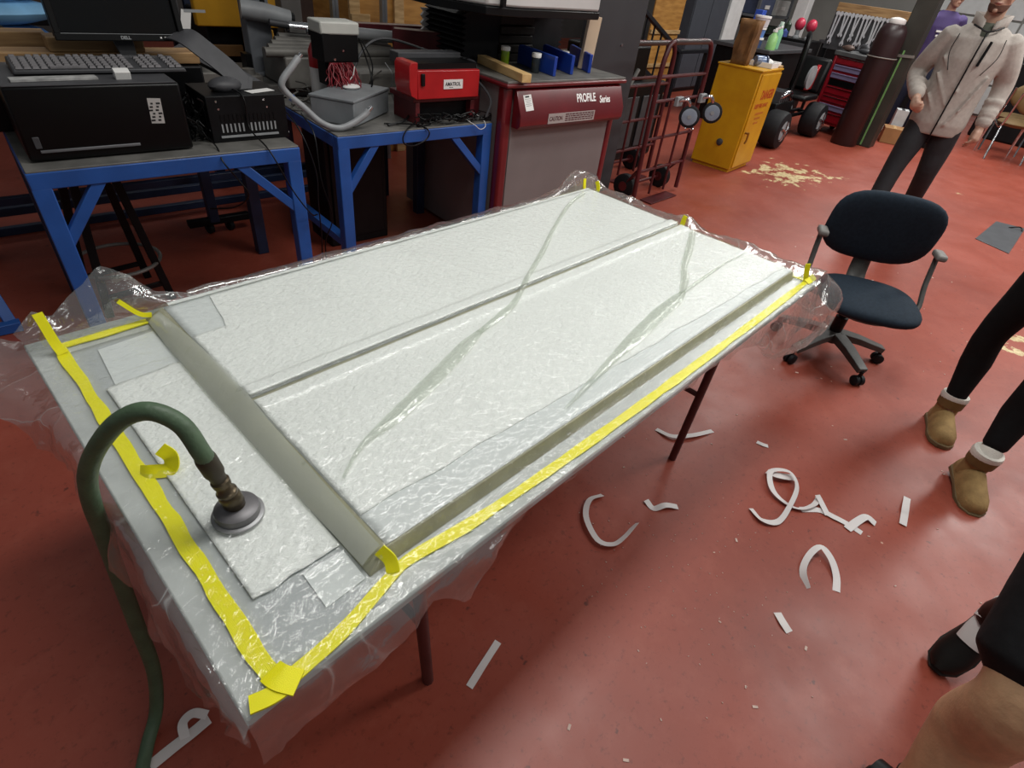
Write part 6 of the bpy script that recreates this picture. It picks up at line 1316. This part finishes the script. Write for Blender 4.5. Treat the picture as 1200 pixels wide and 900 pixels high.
MB().tube([(-0.085, -0.078, 1.50), (-0.04, -0.115, 1.485), (0.012, -0.125, 1.47), (0.06, -0.112, 1.487), (0.09, -0.078, 1.505)], 0.006, 6, smooth=4).build('neck_piping', M_zip, J)
rings_ = MB(); rings(rings_, [(0, -0.012, 1.44, 0.075, 0.098), (0, 0.0, 1.50, 0.062, 0.078), (0, 0.005, 1.52, 0.06, 0.066)], 20); rings_.build('tee_shirt', mat('olive_tee', '#43463a', 0.8), man)
tr = MB()
rings(tr, [(0, 0, 0.82, 0.165, 0.115), (0, 0, 0.90, 0.165, 0.115), (0, 0, 0.97, 0.155, 0.11)], 24)
for s, kn, an in ((-1, (-0.12, -0.10, 0.50), (-0.13, -0.21, 0.12)), (1, (0.11, 0.04, 0.50), (0.12, 0.24, 0.19))): limb(tr, [(s*0.085, 0, 0.88), tuple(Vector((s*0.10, 0, 0.7))+Vector((0, (kn[1])*0.5, 0))), kn, an], [0.10, 0.092, 0.073, 0.062])
remesh(tr.build('trousers', M_trs, man, angle=180), 0.011, 3)
shoe(man, (-0.13, -0.22, 0.10), (-0.1, -1), M_black, M_sole); shoe(man, (0.12, 0.27, 0.16), (0.1, -1), M_black, M_sole, pitch=-0.6)

# ---- person in purple far behind
pp_ = fig('person in a purple tee shirt half hidden behind the man in beige', 11.0, 2.05, 205); pp_.scale = (1.07, 1.07, 1.07)
mb = MB()
rings(mb, [(0, 0.01, 0.86, 0.13, 0.09), (0, 0.0, 1.12, 0.13, 0.09), (0, 0.0, 1.30, 0.155, 0.10), (0, 0.01, 1.44, 0.15, 0.08), (0, 0.015, 1.50, 0.06, 0.055)])
limb(mb, [(0, 0.02, 1.44), (0, 0.0, 1.58)], [0.055, 0.055]); HM2 = head(mb, (0, -0.02, 1.66), 0.96, 0.5, 0.1)
for s in (-1, 1):
    wr_ = (s*0.25, -0.10, 0.98); limb(mb, [(s*0.19, 0, 1.42), (s*0.25, 0.05, 1.18), wr_], [0.05, 0.042, 0.028]); hand(mb, wr_, (0, -0.4, -0.8), (-s, 0, 0), -s, 0.5)
    limb(mb, [(s*0.09, 0, 0.92), (s*0.10, -0.02, 0.5), (s*0.11, 0.02, 0.10)], [0.085, 0.055, 0.035])
remesh(mb.build('body', M_skin, pp_, angle=180), 0.009); face(pp_, HM2, M_hairb, M_lip); hair_cap(pp_, HM2, M_hairb)
ts = MB(); rings(ts, [(0, 0, 0.84, 0.17, 0.12), (0, 0, 1.1, 0.165, 0.12), (0, 0, 1.32, 0.185, 0.125), (0, 0.005, 1.43, 0.18, 0.10), (0, 0.01, 1.50, 0.09, 0.07)])
for s in (-1, 1): limb(ts, [(s*0.16, 0, 1.42), (s*0.235, 0.03, 1.25)], [0.08, 0.075])
T_ = remesh(ts.build('tee_shirt', mat('purple_tee', '#433463', 0.8, var=0.1), pp_, angle=180), 0.011, 3)
for k in range(3): MB().box((0.0, -0.122+0.003*k, 1.27-0.05*k), (0.16-0.03*k, 0.02, 0.022)).build('shirt_print', M_wtxt, T_)
tr = MB(); rings(tr, [(0, 0, 0.82, 0.165, 0.115), (0, 0, 0.95, 0.155, 0.11)])
for s in (-1, 1): limb(tr, [(s*0.085, 0, 0.88), (s*0.10, -0.01, 0.5), (s*0.11, 0.02, 0.12)], [0.10, 0.075, 0.06])
remesh(tr.build('trousers', mat('navy_jeans', '#1b2138', 0.8), pp_, angle=180), 0.012, 3)
for s in (-1, 1): shoe(pp_, (s*0.11, 0.02, 0.10), (0, -1), M_paper, M_sole)

# ---- woman in black leggings and tan boots, walking in from the right (body out of frame above the thighs)
wo = thing('person', 'person in black leggings and short tan fleece lined boots at the right edge', 'person', (2.85, -0.30, 0), 0.0)
def L_(x, y, z): return (x-2.85, y+0.30, z)
A1, K1, H1 = L_(3.02, -0.23, 0.10), L_(3.06, -0.19, 0.50), L_(3.03, -0.24, 0.92)
A2, K2, H2 = L_(2.63, -0.41, 0.115), L_(2.74, -0.405, 0.51), L_(2.97, -0.42, 0.92)
mb = MB()
limb(mb, [A1, tuple(Vector(A1).lerp(Vector(K1), 0.62)+Vector((0.020, 0, 0))), K1, H1], [0.034, 0.046, 0.046, 0.075]); limb(mb, [A2, tuple(Vector(A2).lerp(Vector(K2), 0.62)+Vector((0.020, 0, 0))), K2, H2], [0.034, 0.046, 0.046, 0.075])
rings(mb, [(0.14, -0.03, 0.88, 0.11, 0.15), (0.14, -0.03, 1.0, 0.105, 0.145), (0.13, -0.03, 1.12, 0.09, 0.12), (0.12, -0.03, 1.28, 0.10, 0.145), (0.12, -0.03, 1.38, 0.085, 0.155), (0.12, -0.03, 1.44, 0.05, 0.06)])
limb(mb, [(0.12, -0.03, 1.40), (0.11, -0.03, 1.52)], [0.05, 0.05])
t2 = MB(); HMl = head(t2, (0, 0, 0), 0.95); Mr = Matrix.Translation((0.09, -0.03, 1.595)) @ Matrix.Rotation(-PI/2, 4, 'Z'); mb.add(t2.v, t2.f, Mr); HM3 = Mr @ HMl
for s in (-1, 1):
    wr_ = (-0.06, -0.03-s*0.02, 1.16+0.03*s); limb(mb, [(0.12, -0.03+s*0.17, 1.37), (0.12, -0.03+s*0.24, 1.13), wr_], [0.045, 0.038, 0.026]); hand(mb, wr_, (-0.1, -s, 0.05), (1, 0, 0), s, 0.4, 0.92)
remesh(mb.build('body', M_skin, wo, angle=180), 0.0085); face(wo, HM3, M_hairb, M_lip); hair_cap(wo, HM3, M_hairb, True)
lg = MB()
C1 = tuple(Vector(A1).lerp(Vector(K1), 0.62)+Vector((0.022, 0, 0))); C2 = tuple(Vector(A2).lerp(Vector(K2), 0.62)+Vector((0.022, 0, 0)))
limb(lg, [tuple(Vector(A1).lerp(Vector(K1), 0.16)), C1, K1, tuple(Vector(K1).lerp(Vector(H1), 0.5)), H1], [0.041, 0.061, 0.060, 0.078, 0.094], 20); limb(lg, [tuple(Vector(A2).lerp(Vector(K2), 0.27)), C2, K2, tuple(Vector(K2).lerp(Vector(H2), 0.5)), H2], [0.045, 0.061, 0.060, 0.078, 0.094], 20)
rings(lg, [(0.14, -0.03, 0.86, 0.115, 0.155), (0.14, -0.03, 1.0, 0.112, 0.152), (0.135, -0.03, 1.08, 0.10, 0.135)])
remesh(lg.build('leggings', M_blackcl, wo, angle=180), 0.008, 4)
tp_ = MB(); rings(tp_, [(0.14, -0.03, 0.96, 0.13, 0.17), (0.13, -0.03, 1.12, 0.11, 0.145), (0.12, -0.03, 1.28, 0.122, 0.165), (0.12, -0.03, 1.38, 0.105, 0.175), (0.12, -0.03, 1.45, 0.06, 0.07)])
for s in (-1, 1): limb(tp_, [(0.12, -0.03+s*0.165, 1.37), (0.12, -0.03+s*0.24, 1.13), (-0.05, -0.03+s*0.02, 1.16+0.03*s)], [0.062, 0.052, 0.042])
remesh(tp_.build('sweater', mat('dark_sweater', '#26262c', 0.85, var=0.1), wo, angle=180), 0.012, 3)
M_boot = mat('tan_suede', '#85693f', 0.85, var=0.14, scale=25, bump=0.2, bscale=120, hex2='#9a7c4d'); M_bsole = mat('tan_sole', '#6d5a3c', 0.8); M_fl = mat('cream_fleece', '#d8d2c8', 0.95, bump=0.4, bscale=200)
for a, td, pit in ((A1, (-0.93, -0.30), 0.0), (A2, (-0.90, -0.42), -0.16)):
    o, M_ = shoe(wo, a, td, M_boot, M_bsole, 0.255, True, pit, 'boot')
    c = MB(); c.tube([(0, -0.02, 0.045), (0, -0.0215, 0.068), (0, -0.023, 0.084)], [0.054, 0.0585, 0.055], 20); c.v = [tuple(M_ @ Vector(p)) for p in c.v]; c.build('fleece_cuff', M_fl, o)
    c = MB(); c.tube([(0.0, -0.016, 0.02), (0.0, -0.02, 0.066)], [0.0535, 0.0565], 20); c.v = [tuple(M_ @ Vector(p)) for p in c.v]; c.build('cuff_band', mat('brown_suede', '#6d532c', 0.85, var=0.12, scale=25), o)
# white sock showing above the front boot
c = MB(); limb(c, [tuple(Vector(A2)+Vector((-0.005, 0, 0.05))), tuple(Vector(A2).lerp(Vector(K2), 0.22))], [0.042, 0.042]); c.build('sock', M_fl, wo)

# ---- person in black shorts close by at the lower right
ns = thing('person', 'person in black shorts with black and white sneakers at the lower right corner', 'person', (1.42, -0.52, 0), 0.0)
def N_(x, y, z): return (x-1.42, y+0.52, z)
a1, k1, h1 = N_(1.085, -0.50, 0.10), N_(1.12, -0.485, 0.53), N_(1.42, -0.46, 0.90)
a2, k2, h2 = N_(1.70, -0.545, 0.215), N_(1.58, -0.61, 0.59), N_(1.46, -0.63, 0.92)
mb = MB()
c1 = tuple(Vector(a1).lerp(Vector(k1), 0.64)+Vector((0.035, 0.0, 0))); c2 = tuple(Vector(a2).lerp(Vector(k2), 0.64)+Vector((0.03, 0, 0)))
limb(mb, [a1, tuple(Vector(a1).lerp(Vector(k1), 0.25)), c1, k1, tuple(Vector(k1).lerp(Vector(h1), 0.3)), h1], [0.041, 0.050, 0.076, 0.072, 0.080, 0.098], 20)
limb(mb, [(k1[0]-0.028, k1[1]+0.002, k1[2]+0.012), (k1[0]-0.036, k1[1], k1[2]-0.03)], [0.040, 0.034], 12)
limb(mb, [a2, tuple(Vector(a2).lerp(Vector(k2), 0.25)), c2, k2, tuple(Vector(k2).lerp(Vector(h2), 0.3)), h2], [0.040, 0.044, 0.064, 0.064, 0.078, 0.098], 20)
rings(mb, [(0.03, -0.025, 0.88, 0.115, 0.165), (0.05, -0.025, 1.05, 0.11, 0.15), (0.07, -0.025, 1.25, 0.12, 0.17), (0.07, -0.025, 1.42, 0.10, 0.19), (0.06, -0.025, 1.49, 0.06, 0.07)])
limb(mb, [(0.06, -0.025, 1.46), (0.04, -0.025, 1.58)], [0.058, 0.056])
t2 = MB(); head(t2, (0, 0, 0), 1.0); Mr = Matrix.Translation((0.02, -0.025, 1.67)) @ Matrix.Rotation(-PI/2, 4, 'Z'); mb.add(t2.v, t2.f, Mr)
for s in (-1, 1):
    wr_ = (-0.10, -0.025-s*0.02, 1.20+0.03*s); limb(mb, [(0.07, -0.025+s*0.19, 1.42), (0.07, -0.025+s*0.27, 1.16), wr_], [0.052, 0.045, 0.030]); hand(mb, wr_, (-0.1, -s, 0.05), (1, 0, 0), s, 0.4)
remesh(mb.build('body', M_skin2, ns, angle=180), 0.008, 5); face(ns, Mr, M_hairb, M_lip); hair_cap(ns, Mr, M_hairb)
sh = MB()
M_short = mat('black_shorts_cloth', '#17181a', 0.8, var=0.2, scale=30, bump=0.15, bscale=40)
q1 = tuple(Vector(k1).lerp(Vector(h1), 0.16)); q2 = tuple(Vector(k2).lerp(Vector(h2), 0.10))
limb(sh, [q1, tuple(Vector(k1).lerp(Vector(h1), 0.55)), h1], [0.106, 0.112, 0.120], 22); limb(sh, [q2, tuple(Vector(k2).lerp(Vector(h2), 0.55)), h2], [0.106, 0.112, 0.120], 22)
rings(sh, [(0.03, -0.025, 0.86, 0.135, 0.185), (0.045, -0.025, 1.0, 0.125, 0.17)])
SH = remesh(sh.build('shorts', M_short, ns, angle=180), 0.009, 4)
tp_ = MB(); rings(tp_, [(0.04, -0.025, 0.92, 0.145, 0.195), (0.05, -0.025, 1.05, 0.135, 0.18), (0.07, -0.025, 1.25, 0.14, 0.195), (0.07, -0.025, 1.42, 0.115, 0.20), (0.06, -0.025, 1.50, 0.065, 0.075)])
for s in (-1, 1): limb(tp_, [(0.07, -0.025+s*0.18, 1.41), (0.07, -0.025+s*0.26, 1.2)], [0.08, 0.072])
remesh(tp_.build('tee_shirt', mat('grey_tee', '#4a4c50', 0.8, var=0.08), ns, angle=180), 0.012, 3)
M_snk = mat('black_sneaker', '#141311', 0.6, var=0.2)
for a, k_, td, pt_ in ((a1, k1, (-0.35, -0.95), 0.0), (a2, k2, (-0.95, 0.30), -0.75)):
    far = a is a2
    o, M_ = shoe(ns, a, td, M_snk, mat('dark_sole', '#2a2823', 0.7), 0.29, False, pt_)
    c = MB(); c.tube([(0, 0.012, -0.004), (0, 0.05, -0.014), (0, 0.095, -0.032)], [0.040, 0.040, 0.034], 14, sq=(1, 0.5)); c.v = [tuple(M_ @ Vector(p)) for p in c.v]; c.build('tongue', M_paper if far else M_black, o)
    c = MB(); c.tube([(0, -0.065, -0.03), (0, 0.0, -0.006), (0, 0.02, -0.006)], [0.043, 0.046, 0.044], 16); c.v = [tuple(M_ @ Vector(p)) for p in c.v]; c.build('padded_collar', M_paper if far else M_black, o)
    c = MB(); limb(c, [tuple(Vector(a)+Vector((0, 0, -0.01))), tuple(Vector(a)+Vector((0, 0, 0.04))), tuple(Vector(a).lerp(Vector(k_), 0.45 if far else 0.17))], [0.043, 0.045, 0.056 if far else 0.049], 16); c.build('sock', M_black, ns)
